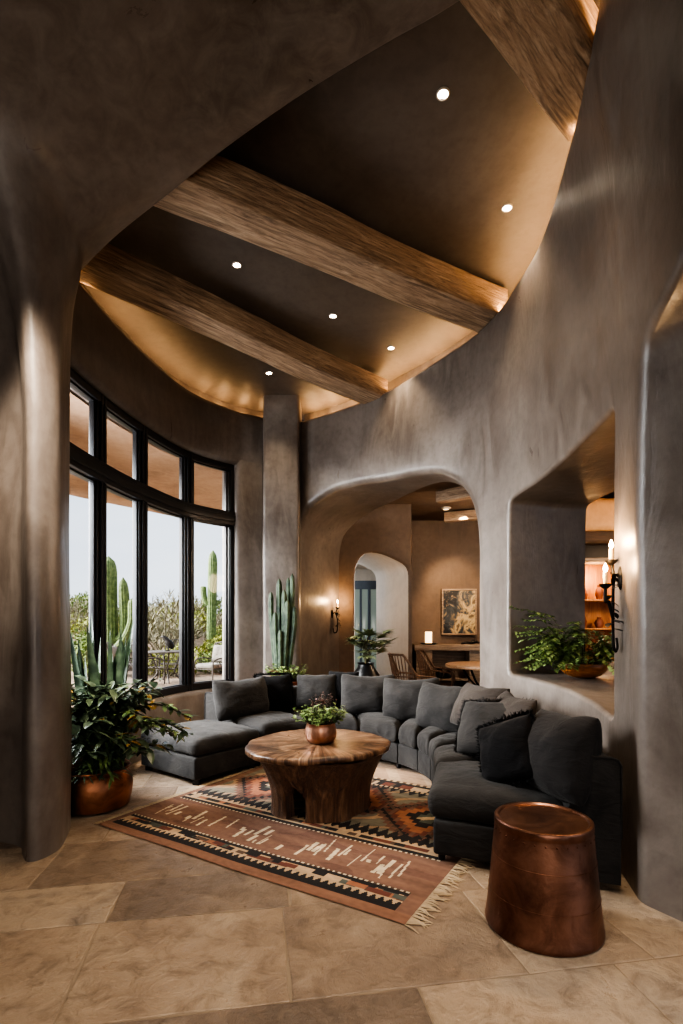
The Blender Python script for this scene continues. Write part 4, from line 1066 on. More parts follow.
# ================================================================== SCONCES
def flame_bulb(parent, c, h=.055, r=.013):
    mb = MB(); mb.lathe([(0, 0), (r * .6, .004), (r, h * .35), (r * .75, h * .6), (r * .25, h * .9), (0, h)], 16, c=c); return mb.build('bulb', M['bulb'], parent)
def sconce(name, label, base, n, candles, H, energy, leaves=True, k=1.0):
    """wrought iron wall sconce: plate on the wall, twisted stem, cups with candle tubes. base: point on the wall at the plate; n: out of the wall"""
    n = Vector(n).normalized(); sd = Vector((0, 0, 1)).cross(n).normalized()
    t = thing(name, label, 'wall lamp', base, 0)
    L = lambda o, s_, z: n * o + sd * s_ + Vector((0, 0, z))
    mb = MB(); mb.lathe([(0, .014), (.022, .013), (.032, .006), (.034, 0)], 20, fn=lambda p: n * p.z + sd * p.x + Vector((0, 0, p.y * 2.1))); mb.build('wall_plate', M['iron'], t)
    mb = MB(); mb.tube(catmull([L(.0, 0, .0), L(.05 * k, 0, .02), L(.075 * k, 0, -.02)], 5), .008, 8)
    mb.build('bracket', M['iron'], t)
    mb = MB(); top = max(c[2] for c in candles)
    mb.tube(catmull([L(.05 * k, 0, -.5 * H - .03), L(.085 * k, .015, -.5 * H + .01), L(.09 * k, .01, -.2 * H), L(.075 * k, 0, 0), L(.08 * k, 0, top - .12 if len(candles) > 1 else top - .10), L(candles[0][0], candles[0][1], candles[0][2] - .06)], 8), .0085, 8)
    mb.tube(catmull([L(.05 * k, 0, -.5 * H - .03), L(.03 * k, -.01, -.5 * H), L(.035 * k, -.02, -.5 * H + .05)], 5), .007, 8)
    mb.build('stem', M['iron'], t)
    for (o, s_, z) in candles[1:]:
        mb = MB(); mb.tube(catmull([L(.085 * k, .01, -.3 * H), L(o * .8, s_ * .9, -.18 * H), L(o, s_, z - .14), L(o, s_, z - .06)], 7), [.014, .013, .012] + [.010] * 40 if False else .010, 8); mb.build('arm', M['iron'], t)
    for (o, s_, z) in candles:
        c = L(o, s_, z - .06)
        mb = MB(); mb.lathe([(0, -.012), (.012, -.01), (.030, .006), (.036, .018), (.030, .016), (.012, .008), (0, .008)], 20, c=c); cup = mb.build('drip_cup', M['iron'], t)
        mb = MB(); mb.lathe([(0, .006), (.012, .006), (.0125, .085), (.0, .088)], 16, c=c); mb.build('candle_tube', M['candle'], cup)
        flame_bulb(cup, c + Vector((0, 0, .086)))
        li = bpy.data.lights.new('sconce_glow', 'POINT'); li.energy = energy; li.color = (1, .62, .3); li.shadow_soft_size = .03; lo = bpy.data.objects.new('sconce_glow', li); lo.location = Vector(base) + c + n * .05 + Vector((0, 0, .125)); link(lo)
    if leaves:
        mb = MB(); rg = random.Random(5)
        for j in range(16):
            z = rg.uniform(-.42, .12) * H; leaf(mb, L(.085 * k + rg.uniform(.0, .02), rg.uniform(-.01, .02), z), rdir(rg, -.6, .8), rg.uniform(.04, .085), rg.uniform(.02, .04), .3, .4, 4, 0)
        mb.build('iron_leaves', M['iron'], t, ang=0, weld=0, fix=False)
    return t
s1, z1 = hit(621, 578)
p1 = S(s1, z1); n1 = (S(s1, z1, 0) - S(s1, z1, 1)).normalized()
sconce('candle_sconce', 'wrought iron sconce with two lit candle bulbs beside the niche', p1, n1, [(.045, -.02, .15), (.095, .05, .005)], .80, 8, k=.5)
# the archway's left inner face carries the other one
P0 = S(*hit(297, 600)); AN = Vector((ARCH_D.y, -ARCH_D.x, 0))
def arch_face(px, py):
    """point on the inner face of the archway"""
    k = (px - CX) / F; d = (P0.x - k * P0.y) / (k * ARCH_D.y - ARCH_D.x); q = P0 + ARCH_D * d; return Vector((q.x, q.y, EYE + (HY - py) / F * q.y))
hitp = WB.ray_cast(arch_face(332, 614) + AN * .5, -AN); p2 = hitp[0] if hitp[0] else arch_face(332, 614)
sconce('candle_sconce', 'small wrought iron sconce with one lit bulb inside the archway', p2 + AN * .002, AN, [(.10, 0, .15)], .56, 10)

# ================================================================== DINING ROOM
# painting
PD = 10.0
a, b = at(441.5, 589, PD), at(476.5, 635, PD)
pt = thing('framed_painting', 'framed abstract painting in gold and slate hung above the console', 'painting', ((a.x + b.x) / 2, PD + .02, (a.z + b.z) / 2))
w_, h_ = (b.x - a.x) / 2, (a.z - b.z) / 2
m = NT('abstract_paint'); co = m.co(); n_ = m.noise(co, 3.0, 6, .6, 1.2); n2_ = m.noise(co, 7, 5, .6, 1.0); sx_ = m.n('ShaderNodeSeparateXYZ'); m.l(m.n('ShaderNodeTexCoord').outputs['Object'], sx_.inputs[0]); n_ = m.math('ADD', n_, m.math('MULTIPLY', sx_.outputs[0], .38))
m.set(Base_Color=m.mix(m.val(n2_, 0, .5, .56, .64), m.ramp(n_, [(.38, srgb(26, 30, 36)), (.48, srgb(66, 72, 78)), (.54, srgb(150, 130, 98)), (.60, srgb(196, 176, 136)), (.68, srgb(100, 84, 66))]), srgb(196, 166, 130)), Roughness=.6); M['paint'] = m.m
mb = MB(); mb.box((-w_ + .02, -.03, -h_ + .02), (w_ - .02, -.012, h_ - .02), .003); mb.build('canvas', M['paint'], pt)
mb = MB()
for lo, hi in (((-w_, -.045, -h_), (-w_ + .03, 0, h_)), ((w_ - .03, -.045, -h_), (w_, 0, h_)), ((-w_ + .03, -.045, -h_), (w_ - .03, 0, -h_ + .03)), ((-w_ + .03, -.045, h_ - .03), (w_ - .03, 0, h_))): mb.box(lo, hi, .004)
mb.build('frame', M['console'], pt)
# console
CD = 9.55; CZ = 1.09; x0 = at(413.5, 650, CD).x; x1 = x0 + 2.1
cn = thing('console_table', 'long rustic grey wood console under the painting', 'console', (x0, CD, 0))
mb = MB(); mb.box((0, -.10, CZ - .11), (x1 - x0, .38, CZ), .012, n=(20, 1, 1), fn=lambda p: p + Vector((0, .012 * N3(p.x * 3, 1, p.z * 4), .006 * N3(p.x * 2, 3, 0)))); mb.build('worktop', M['console'], cn, ang=40)
for xx in (.04, 1.02, 1.76):
    mb = MB(); mb.box((xx, -.04, 0), (xx + .30, .34, CZ - .11), .012); mb.build('cabinet_leg', M['console'], cn, ang=40)
mb = MB(); mb.box((.3, .02, .42), (1.8, .34, .46), .006); mb.build('shelf', M['console'], cn, ang=40)
mb = MB(); mb.box((.3, .30, .46), (1.8, .33, CZ - .12), .004); mb.build('back_panel', M['console'], cn, ang=40)
for k, (xx, hh) in enumerate(((.50, .20), (.66, .13), (1.25, .22))):
    t = thing('stoneware_jar', ['tall dark jar on the lower shelf of the console', 'short dark jar on the lower shelf of the console', 'dark jar on the console shelf nearest the arch edge'][k], 'jar', (x0 + xx, CD + .12, .461), 0)
    lathe_part('body', [(0, 0), (.05, 0), (.075, hh * .4), (.06, hh * .8), (.045, hh * .9), (.05, hh), (.04, hh), (0, hh * .9)], M['black_pot'], t, 20)
    lathe_part('lid', [(0, hh + .02), (.02, hh + .015), (.05, hh), (0, hh)], M['iron'], t, 16)
q = at(429, 640, CD); t = thing('candle_lamp', 'glowing ivory pillar candle on a black dish on the console', 'candle', (q.x, CD + .05, CZ))
lathe_part('dish', [(0, 0), (.13, 0), (.16, .03), (.15, .035), (0, .02)], M['black_pot'], t, 24); lathe_part('candle', [(0, .02), (.062, .02), (.062, .235), (.05, .23), (0, .225)], M['lamp_glow'], t, 24)
q = at(470, 643, CD); t = thing('driftwood_piece', 'low dark twist of driftwood on the console below the painting', 'ornament', (q.x, CD + .02, CZ))
mb = MB(); mb.tube(catmull([(-.16, 0, .02), (-.06, .02, .035), (.04, -.01, .03), (.13, .02, .05), (.19, .0, .03)], 5), [.012, .018] + [.022] * 15 + [.014] * 3 + [.006], 8); mb.build('driftwood', M['iron'], t)
mb = MB(); mb.tube(catmull([(0, 0, .03), (.05, .02, .07), (.11, .03, .08)], 4), .008, 6); mb.build('branch', M['iron'], t)
# round dining table
q = at(486, 664, 8.35); TZ2 = .83
dt = thing('dining_table', 'round honey wood dining table with curved iron legs beyond the arch', 'table', (q.x, 8.35, 0))
mb = MB(); mb.lathe([(0, TZ2), (.60, TZ2), (.635, TZ2 - .008), (.645, TZ2 - .03), (.635, TZ2 - .055), (.60, TZ2 - .06), (0, TZ2 - .06)], 64); mb.build('tabletop', M['table_wood'], dt, ang=50)
for k in range(4):
    a = PI / 4 + PI / 2 * k; ca, sa = math.cos(a), math.sin(a); mb = MB(); mb.tube(catmull([(.46 * ca, .46 * sa, TZ2 - .06), (.30 * ca, .30 * sa, .56), (.10 * ca, .10 * sa, .36), (.24 * ca, .24 * sa, .14), (.44 * ca, .44 * sa, .0)], 8), .018, 8); mb.build('leg', M['iron'], dt)
mb = MB(); mb.lathe([(.10, .34), (.125, .355), (.10, .37), (.085, .355), (.10, .34)], 24); mb.build('collar', M['iron'], dt)
# woven arm chairs
def wicker_chair(label, loc, rz):
    t = thing('wicker_chair', label, 'chair', loc, rz, 'wicker chairs round the dining table')
    wk = M['wicker']
    mb = MB(); mb.box((-.25, -.24, .42), (.25, .24, .47), .02, n=(4, 4, 1)); mb.build('seat', wk, t)
    mb = MB()                                                    # curved woven back: verticals and bands
    def bk(a, z): return Vector((.29 * math.sin(a) * (1 + .12 * z), -.25 * math.cos(a) - .12 * max(0, z) * math.cos(a), .47 + z * .55))
    for k in range(17):
        a = -1.25 + 2.5 * k / 16; top = 1.0 if abs(a) < .75 else .45 + .55 * (1.25 - abs(a)) / .5; mb.tube([bk(a, top * i / 6) for i in range(7)], .008, 5)
    mb.build('backrest', wk, t)
    for z in (.18, .42):
        mb = MB(); mb.tube([bk(-1.25 + 2.5 * k / 20, z) for k in range(21)], .010, 6); mb.build('woven_band', wk, t)
    mb = MB(); mb.tube([bk(-1.25 + 2.5 * k / 28, 1.0 if abs(-1.25 + 2.5 * k / 28) < .75 else .45 + .55 * (1.25 - abs(-1.25 + 2.5 * k / 28)) / .5) for k in range(29)], .018, 8); mb.build('top_rail', wk, t)
    for sx in (-1, 1):
        mb = MB(); mb.tube(catmull([(.29 * sx, -.10, .72), (.31 * sx, .10, .70), (.28 * sx, .24, .66), (.26 * sx, .24, .47)], 5), .016, 7); mb.build('arm', wk, t)
        for sy in (-1, 1): mb = MB(); mb.tube([(.22 * sx, .21 * sy, .44), (.25 * sx, .24 * sy, 0)], .018, 8); mb.build('leg', wk, t)
    return t
M['wicker'] = wood('dark_wicker', srgb(52, 36, 26), srgb(104, 76, 56), srgb(140, 108, 84), 'Z', 3, .6, .4)
q = at(413, 690, 7.75); wicker_chair('dark wicker armchair nearest the archway, seen from its side', (q.x, 7.75, 0), math.radians(-70))
q = at(437, 690, 8.75); wicker_chair('dark wicker armchair pulled up in front of the console', (q.x, 8.65, 0), math.radians(-105))
# dining ceiling beams, as stubs of long logs
for k, (px, py, px2, py2, d1, d2) in enumerate(((440, 490, 480, 497, 7.7, 7.3), (446, 521, 500, 508, 9.2, 8.9))):
    a, b = at(px, py, d1), at(px2, py2, d2); a.z = b.z = DC - .11
    u = (b - a).normalized(); o = beam(a - u * .02, b + u * 2.2, .17, .17, ['round timber on the dining ceiling, higher in the archway', 'round timber on the dining ceiling, lower in the archway'][k], 20 + k); o['group'] = 'timbers on the dining ceiling'; o.name = 'ceiling_timber'
q = at(446, 531, 8.9); q.z = DC
t = thing('dining_spotlight', 'small pale ceiling spotlight above the dining table', 'ceiling light', q)
mb = MB(); mb.lathe([(0, -.03), (.05, -.03), (.075, -.02), (.085, 0), (0, 0)], 24); mb.build('housing', M['white_metal'], t); mb = MB(); mb.lathe([(0, -.034), (.045, -.033)], 20); mb.build('lens', M['lamp_glow'], t)
# glazed door at the end of the passage
M['door_blue'] = plain('slate_blue_paint', srgb(76, 88, 102), .5)
d_ = bpy.data.objects.new('door_1', None); a = at(353, 690, 10.9); d_.location = (a.x - .03, 10.9, 0); link(d_); d_['kind'] = 'structure'
mb = MB()
for lo, hi in (((0, 0, 0), (.05, .06, 2.38)), ((.17, 0, 0), (.215, .06, 2.2)), ((.34, 0, 0), (.40, .06, 2.2)), ((.80, 0, 0), (.9, .06, 2.38)), ((.05, .005, 0), (.8, .055, .24)), ((.05, .005, 2.2), (.8, .055, 2.38))): mb.box(lo, hi, .006)
mb.build('door_frame', M['door_blue'], d_, ang=30)
M['door_glass'] = NT('glowing_door_glass').set(Base_Color=srgb(120, 132, 126), Roughness=.12, Emission_Color=srgb(150, 165, 158), Emission_Strength=.2).m  # panes emit a faint glow in place of daylight behind them
for x_, w_d in ((.05, .12), (.215, .125), (.40, .40)): mb = MB(); mb.box((x_, .02, .24), (x_ + w_d, .04, 2.2), .002); mb.build('pane', M['door_glass'], d_)

# ================================================================== KITCHEN SEEN THROUGH THE NICHE
KD = 7.6
a, b = at(578, 562, KD), at(640, 690, KD)
kc = thing('glass_cabinet', 'warm lit wooden cabinet with glass shelves beyond the niche', 'cabinet', (a.x, KD, 0))
W_, Ht = 1.25, a.z
M['cab_wood'] = wood('amber_wood', srgb(120, 72, 36), srgb(186, 124, 68), srgb(214, 156, 98), 'Z', 1, .5, .2)
mb = MB(); mb.box((0, .36, .1), (W_, .40, Ht), .004); mb.build('back_panel', M['cab_wood'], kc)
for x_ in (0, W_ - .04): mb = MB(); mb.box((x_, 0, .0), (x_ + .04, .40, Ht), .004); mb.build('side_panel', M['console'], kc)
mb = MB(); mb.box((-.03, -.03, Ht), (W_ + .03, .42, Ht + .06), .01); mb.build('cornice', M['console'], kc)
for z in (.95, 1.38, 1.80): mb = MB(); mb.box((.04, .02, z), (W_ - .04, .36, z + .025), .003); mb.build('shelf', M['cab_wood'], kc)
mb = MB(); mb.box((0, -.02, 0), (W_, .0, .9), .004); mb.build('door', M['console'], kc)
for k, (x_, z, hh, rr_) in enumerate(((.16, 1.405, .22, .05), (.30, .975, .26, .07), (.18, 1.825, .18, .045), (.40, 1.825, .22, .06), (.40, 1.405, .16, .07))):
    t = thing('pottery_vase', ['slim brown vase on the middle cabinet shelf', 'large brown vase on the lowest cabinet shelf', 'small brown vase on the top cabinet shelf', 'wider brown vase on the top cabinet shelf', 'squat brown vase on the middle cabinet shelf'][k], 'vase', (a.x + x_, KD + .18, z + .0005))
    lathe_part('body', [(0, 0), (rr_ * .6, 0), (rr_, hh * .4), (rr_ * .8, hh * .7), (rr_ * .4, hh * .85), (rr_ * .5, hh), (rr_ * .4, hh), (0, hh * .9)], M['terracotta'], t, 20)
a = at(582, 516, KD - .1); b = at(660, 530, KD - .1)
hd = thing('kitchen_hood', 'rounded tan plaster hood over a dark timber lintel beyond the niche', 'hood', (a.x, KD - .1, 0))
M['tan_plaster'] = plaster('tan_plaster', srgb(150, 112, 74), srgb(184, 142, 98), srgb(200, 160, 116), .6, .8)
z0, z1 = at(0, 533, KD - .1).z, at(0, 506, KD - .1).z
mb = MB(); mb.box((-.05, -.1, z0), (1.6, .8, z1 + .12), .13, n=(6, 4, 2), fn=lambda p: p + Vector((0, 0, .02 * N3(p.x * 3, p.y, 1)))); mb.build('hood_body', M['tan_plaster'], hd)
mb = MB(); mb.box((-.08, -.14, z0 - .16), (1.7, .7, z0 + .01), .04, n=(10, 2, 1), fn=lambda p: p + Vector((0, .01 * N3(p.x * 4, p.z * 5, 1), .012 * N3(p.x * 3, 2, p.z)))); mb.build('lintel', wood('dark_lintel', srgb(40, 28, 20), srgb(70, 50, 36), srgb(98, 74, 54), 'X', 1, .7, .5), hd)
mb = MB(); mb.box((-.02, .1, at(0, 564, KD).z + .06), (1.6, .7, z0 - .14), .02); mb.build('recess_shade_block', M['iron'], hd)  # dark solid block put in for the shade under the lintel

# ================================================================== OUTDOORS
mg = NT('desert_ground'); co = mg.co(); n_ = mg.noise(co, .8, 7, .65); n2_ = mg.noise(co, 6, 5, .6)
mg.set(Base_Color=mg.mix(mg.val(n2_, 0, .6, .45, .65), mg.ramp(n_, [(.35, srgb(116, 97, 80)), (.6, srgb(146, 126, 106)), (.75, srgb(108, 102, 74))]), srgb(92, 80, 68)), Roughness=.95); mg.bump(n2_, .6, .08); M['ground'] = mg.m
def gz(x, y):
    q = math.hypot(x + 1, y); return -.03 + 2.1 * ss(17, 34, q) + (.25 * N3(x * .2, y * .2, 0) * ss(16, 22, q))
mb = MB(); mb.grid([[(x, y, gz(x, y)) for x in np.linspace(-34, -2.0 if False else 8, 60)] for y in np.linspace(8.2, 46, 56)]); shell('exterior_ground', mb, M['ground'])
mb = MB(); mb.grid([[(x, y, -.03) for x in np.linspace(-34, -2.42, 30)] for y in np.linspace(-2, 8.2, 12)]); shell('exterior_terrace', mb, M['ground'])
# porch roof over the terrace
edge = catmull([(-2.75, 3.4, 3.66), (-3.15, 4.9, 3.66), (-4.2, 6.9, 3.66), (-4.75, 8.45, 3.66), (-3.75, 10.1, 3.66), (-2.55, 11.8, 3.66), (-1.2, 13.2, 3.66)], 6)
inner = [gpt(G.L * i / (len(edge) - 1), .2, 3.66) for i in range(len(edge))]
mb = MB(); mb.grid([[a.lerp(b, k / 5) for k in range(6)] + [b + Vector((-.03, .02, .03)), b + Vector((-.04, .03, .35))] for a, b in zip(inner, edge)]); shell('exterior_porch_roof', mb, M['plaster_patio'])
q = at(232, 545, 11.5); mb = MB(); mb.box((q.x - .06, 11.4, -.05), (q.x + .5, 12.0, 3.7), .08, n=(2, 2, 14), fn=lambda p: p + Vector((.06 * N3(p.x, p.y, p.z * 2.2), .05 * N3(p.z * 2, 1, 0), 0))); shell('exterior_pillar', mb, M['plaster_patio'])
# saguaros
def saguaro(label, base, trunk_top, r, arms, kind='saguaro_cactus'):
    t = thing(kind, label, 'cactus', base)
    B = Vector(base); mb = MB(); tp = Vector(trunk_top) - B
    ribbed(mb, [(0, 0, -.2), (tp.x * .3, 0, tp.z * .33), (tp.x * .7, 0, tp.z * .66), tuple(tp)], r, 14, 56, .16); mb.build('trunk', M['saguaro'], t, ang=0)
    for pts, ra in arms:
        mb = MB(); ribbed(mb, [tuple(Vector(p) - B) for p in pts], ra, 11, 44, .16); mb.build('arm', M['saguaro'], t, ang=0)
D1 = 15.0; bs = at(110, 690, D1); bs.z = -.05
saguaro('large saguaro with several arms behind the window post nearest the pillar', bs, at(108.5, 556, D1), .23, [
    ([at(112, 640, D1), at(122, 638, D1), at(125, 622, D1), at(123, 577, D1 - .2)], .15), ([at(113, 650, D1 - .3), at(124, 640, D1 - .4), at(132, 622, D1 - .5), at(132, 598, D1 - .5)], .12), ([at(108, 634, D1 + .2), at(101, 630, D1 + .2), at(99, 618, D1 + .2)], .12)])
D2 = 21.0; bs = at(211, 660, D2); bs.z = gz(bs.x, bs.y) - .1
saguaro('single saguaro with a short side arm, seen in the far window pane', bs, at(213, 550, D2), .19, [([at(211, 607, D2), at(205, 600, D2), at(203.5, 590, D2), at(203.5, 586, D2)], .12), ([at(214, 606, D2), at(218, 603, D2), at(219, 600, D2)], .08)])
# desert shrubs: one of each kind, then copies
def shrub(mat, seed, n, L, w, h, spread, up):
    rg = random.Random(seed); fo, st = MB(), MB()
    for k in range(n):
        a = rg.uniform(0, 2 * PI); r_ = math.sqrt(rg.random()); e = Vector((r_ * spread * math.cos(a), r_ * spread * math.sin(a), h * (.15 + .85 * rg.random()) * (1 - .45 * r_ * r_)))
        if k % 6 == 0: st.tube([(e.x * .15, e.y * .15, 0), tuple(e * .55), tuple(e)], .012, 4, caps=False)
        for q in range(3): leaf(fo, e, rdir(rg, -.2, 1) + Vector((0, 0, up)), rg.uniform(.6, 1.2) * L, w, .3, .2, 2, 0)
    return fo, st
kinds = []
for k, (mt, seed, n, L, w, h, sp, up) in enumerate((('shrub_a', 1, 300, .16, .07, 1.1, .8, .2), ('shrub_b', 2, 320, .14, .06, .8, .9, .3), ('shrub_c', 3, 220, .22, .03, 1.3, .7, .8))):
    fo, st = shrub(mt, seed, n, L, w, h, sp, up)
    r0 = bpy.data.objects.new('desert_shrub', None); link(r0)
    fo.build('foliage', M[mt], r0, ang=0, weld=0, fix=False); st.build('branches', M['shrub_c'], r0, ang=0, weld=0, fix=False); kinds.append([r0, False])
LAB = ['leafy sage green desert shrub on the slope outside the window', 'yellow green rounded desert shrub on the slope outside the window', 'grey twiggy desert shrub on the slope outside the window']
GRP = ['sage green desert shrubs outside', 'yellow green desert shrubs outside', 'grey twiggy desert shrubs outside']
rg = random.Random(33); spots = []
for i in range(150):
    px = rg.uniform(74, 236); d = rg.uniform(16.5, 33); k = rg.choice([0, 1, 1, 0, 2]); spots.append(((px - CX) / F * d, d, k, rg.uniform(.75, 1.35)))
for (px, d, k, s_) in ((168, 15.2, 1, .9), (160, 15.8, 0, .9), (200, 15.5, 1, .8), (180, 16.5, 1, 1.1), (140, 15.5, 1, .9), (90, 15, 0, 1.0), (78, 14.5, 0, 1.1), (222, 16, 0, .9), (165, 19, 2, 1.7), (173, 22, 2, 1.9)): spots.append(((px - CX) / F * d, d, k, s_))
kept = []
for q_ in spots[150:] + spots[:150]:
    if all(math.hypot(q_[0] - p_[0], q_[1] - p_[1]) > .62 * (q_[3] + p_[3]) for p_ in kept): kept.append(q_)
for x, y, k, s_ in kept:
    r0, used = kinds[k]
    o = r0 if not used else copy_tree(r0); kinds[k][1] = True
    o.location = (x, y, gz(x, y) - .05); o.scale = (s_, s_, s_); o.rotation_euler.z = rg.uniform(0, 6.28); tag(o, LAB[k], 'shrub', GRP[k])
# patio table and chairs
PDp = 13.6; q = at(166, 651, PDp); tz = q.z
pt_ = thing('patio_table', 'round grey iron patio table outside the window', 'table', (q.x, PDp, -.03))
mb = MB(); mb.lathe([(0, tz + .03), (.50, tz + .03), (.52, tz + .02), (.52, tz), (.50, tz - .01), (0, tz - .01)], 40); mb.build('tabletop', M['iron_grey'], pt_, ang=40)
for k in range(4):
    a = PI / 2 * k + .5; mb = MB(); mb.tube(catmull([(.40 * math.cos(a), .40 * math.sin(a), tz), (.26 * math.cos(a), .26 * math.sin(a), tz * .55), (.22 * math.cos(a), .22 * math.sin(a), tz * .3), (.42 * math.cos(a), .42 * math.sin(a), 0)], 6), .022, 7); mb.build('leg', M['iron_grey'], pt_)
mb = MB(); mb.lathe([(.24, tz * .42), (.255, tz * .42), (.255, tz * .42 + .02), (.24, tz * .42 + .02), (.24, tz * .42)], 24); mb.build('ring', M['iron_grey'], pt_)
bd = thing('bird_ornament', 'dark metal bird ornament standing on the patio table', 'ornament', (q.x + .02, PDp, tz + .0))
mb = MB(); mb.tube(catmull([(.16, 0, .06), (.10, 0, .16), (.02, 0, .26), (-.04, 0, .33), (-.10, 0, .37), (-.17, 0, .355)], 6), [.03, .05, .065, .075, .08, .085, .088, .09, .09, .088, .085, .08, .075, .07, .066, .062, .06, .058, .055, .052, .05, .048, .046, .044, .04, .034, .028, .022, .016, .01, .004][:31], 10); mb.build('bird_body', M['iron'], bd)
for sx in (-.03, .03): mb = MB(); mb.tube([(.04, sx, .16), (.05, sx, .0)], .010, 6); mb.build('leg', M['iron'], bd)
mb = MB(); mb.lathe([(0, 0), (.09, 0), (.08, .02), (0, .025)], 20); mb.build('base', M['iron'], bd)
def patio_chair(label, loc, rz, cush):
    t = thing('patio_chair', label, 'chair', loc, rz, 'iron armchairs on the terrace'); mt = M['iron_grey']
    for sx in (-1, 1):
        mb = MB(); mb.tube(catmull([(.30 * sx, .30, 0), (.31 * sx, .29, .40), (.31 * sx, .26, .60), (.31 * sx, 0, .66), (.31 * sx, -.26, .62)], 5), .018, 7); mb.build('arm', mt, t)
        mb = MB(); mb.tube(catmull([(.29 * sx, -.34, 0), (.29 * sx, -.28, .42), (.29 * sx, -.36, .80), (.28 * sx, -.42, 1.02)], 5), .018, 7); mb.build('rear_leg', mt, t)
        mb = MB(); mb.tube([(.31 * sx + .10 * 0, .05 + .11 * math.cos(a) * (1 - a / 14), .50 + .11 * math.sin(a) * (1 - a / 14)) for a in np.linspace(0, 9, 26)], .010, 5); mb.build('scroll', mt, t)
    mb = MB(); mb.tube(catmull([(-.28, -.42, 1.0), (0, -.46, 1.06), (.28, -.42, 1.0)], 6), .018, 7); mb.tube([(-.28, -.30, .46), (.28, -.30, .46)], .014, 6)
    for k in range(7): x_ = -.24 + .08 * k; mb.tube([(x_, -.30, .46), (x_ * 1.0, -.37, .75), (x_, -.44, 1.03)], .008, 5)
    mb.build('back_frame', mt, t)
    mb = MB()
    for y_ in np.linspace(-.3, .3, 8): mb.tube([(-.30, y_, .40), (.30, y_, .40)], .010, 5)
    for sx in (-.30, .30): mb.tube([(sx, -.31, .40), (sx, .31, .40)], .014, 6)
    mb.build('seat_frame', mt, t)
    if cush:
        mb = MB(); mb.box((-.29, -.27, .415), (.29, .29, .53), .05, n=(4, 4, 1)); mb.build('seat_cushion', M['patio_cushion'], t); mb = pillow_mesh(.54, .46, .16, 9); f = frame((0, -.30, .76), (0, 1, .18)); mb.v = [tuple(f(v)) for v in mb.v]; mb.build('back_cushion', M['patio_cushion'], t, ang=0)
    return t
q = at(212, 680, 12.9); patio_chair('cushioned grey iron armchair seen in the far window pane', (q.x, 12.9, -.03), math.radians(150), True)
q = at(150, 678, 13.2); patio_chair('bare iron armchair partly hidden by the window post beside the patio table', (q.x, 13.2, -.03), math.radians(-60), False)
q = at(172, 678, 14.6); patio_chair('bare iron armchair on the far side of the patio table', (q.x, 14.55, -.03), math.radians(180), False)
q = at(128, 692, 12.6); patio_chair('cushioned iron armchair below the large saguaro', (q.x, 12.6, -.03), math.radians(-80), True)
# rocks on the slope
rk = plain('desert_rock', srgb(104, 93, 84), .9); rg = random.Random(3); src_ = None
for (px, d, s_) in ((226, 17.5, .5), (219, 16.6, .35), (231, 16.2, .4), (152, 17, .35), (190, 17.5, .3), (120, 17, .4)):
    mb = MB(); mb.lathe([(0, -.3)] + [(math.cos(a) * (1), math.sin(a) * .7) for a in np.linspace(-.4, 1.5, 8)] + [(0, .7)], 18, fn=lambda p: p * (1 + .3 * N3(p.x + px, p.y, p.z)))
    x_ = (px - CX) / F * d; o = mb.build('desert_rock', rk, ang=30); o.location = (x_, d, gz(x_, d)); o.scale = (s_, s_, s_); tag(o, 'weathered grey rock half buried among the desert shrubs', 'rock', 'rocks on the desert slope')

# ================================================================== LIGHT
w = bpy.data.worlds.new('overcast_sky'); sc.world = w; w.use_nodes = True; t = w.node_tree; t.nodes.clear()
wo = t.nodes.new('ShaderNodeOutputWorld'); bg = t.nodes.new('ShaderNodeBackground'); tc = t.nodes.new('ShaderNodeTexCoord'); mp = t.nodes.new('ShaderNodeMapping'); mp.inputs['Scale'].default_value = (1.5, 1.5, 4)
nz = t.nodes.new('ShaderNodeTexNoise'); nz.inputs['Scale'].default_value = 1.6; nz.inputs['Detail'].default_value = 6; rp = t.nodes.new('ShaderNodeValToRGB')
rp.color_ramp.elements[0].position = .3; rp.color_ramp.elements[0].color = srgb(192, 205, 224); rp.color_ramp.elements[1].position = .7; rp.color_ramp.elements[1].color = srgb(226, 232, 240)
for a_, b_ in ((tc.outputs['Generated'], mp.inputs[0]), (mp.outputs[0], nz.inputs[0]), (nz.outputs['Fac'], rp.inputs[0]), (rp.outputs[0], bg.inputs[0]), (bg.outputs[0], wo.inputs[0])): t.links.new(a_, b_)
bg.inputs[1].default_value = 1.35
def lamp(name, kind, loc, energy, color, **k):
    L = bpy.data.lights.new(name, kind); L.energy = energy; L.color = color
    tgt = k.pop('to', None)
    for a_, b_ in k.items(): setattr(L, a_, b_)
    o = bpy.data.objects.new(name, L); o.location = loc
    if tgt is not None: o.rotation_euler = (Vector(tgt) - Vector(loc)).to_track_quat('-Z', 'Y').to_euler()
    link(o); return o
lamp('veiled_sun', 'SUN', (-10, 6, 8), 21.0, (1, .97, .94), angle=math.radians(60), to=(-10 + 9.0, 6 + .4, 8 - 3.9))
# cove lights lying on the ledge behind the rim
for i in range(24):
    s = .25 + (W.L * .72 - .25) * i / 23; p = S(s, rim_z(s) + .10, .20); n = (S(s, 2, 1) - S(s, 2, 0)).normalized()
    lamp('cove_light', 'AREA', p, 2.4, (1, .6, .28), shape='RECTANGLE', size=.05, size_y=.30, to=p + Vector((0, 0, 1)) + n * -.15)
for i in range(14):
    s = G.L * (.12 + .80 * i / 13); p = gpt(s, .07, wrim(s) + .12); n = (gpt(s, 1, 0) - gpt(s, 0, 0)).normalized()
    lamp('cove_light', 'AREA', p, 1.2, (1, .6, .28), shape='RECTANGLE', size=.05, size_y=.30, to=p + Vector((0, 0, 1)) - n * .1)
lamp('painting_spot', 'SPOT', (2.1, 8.9, 3.35), 170, (1, .7, .42), spot_size=1.0, spot_blend=.7, shadow_soft_size=.05, to=(2.2, 10, 2.0))
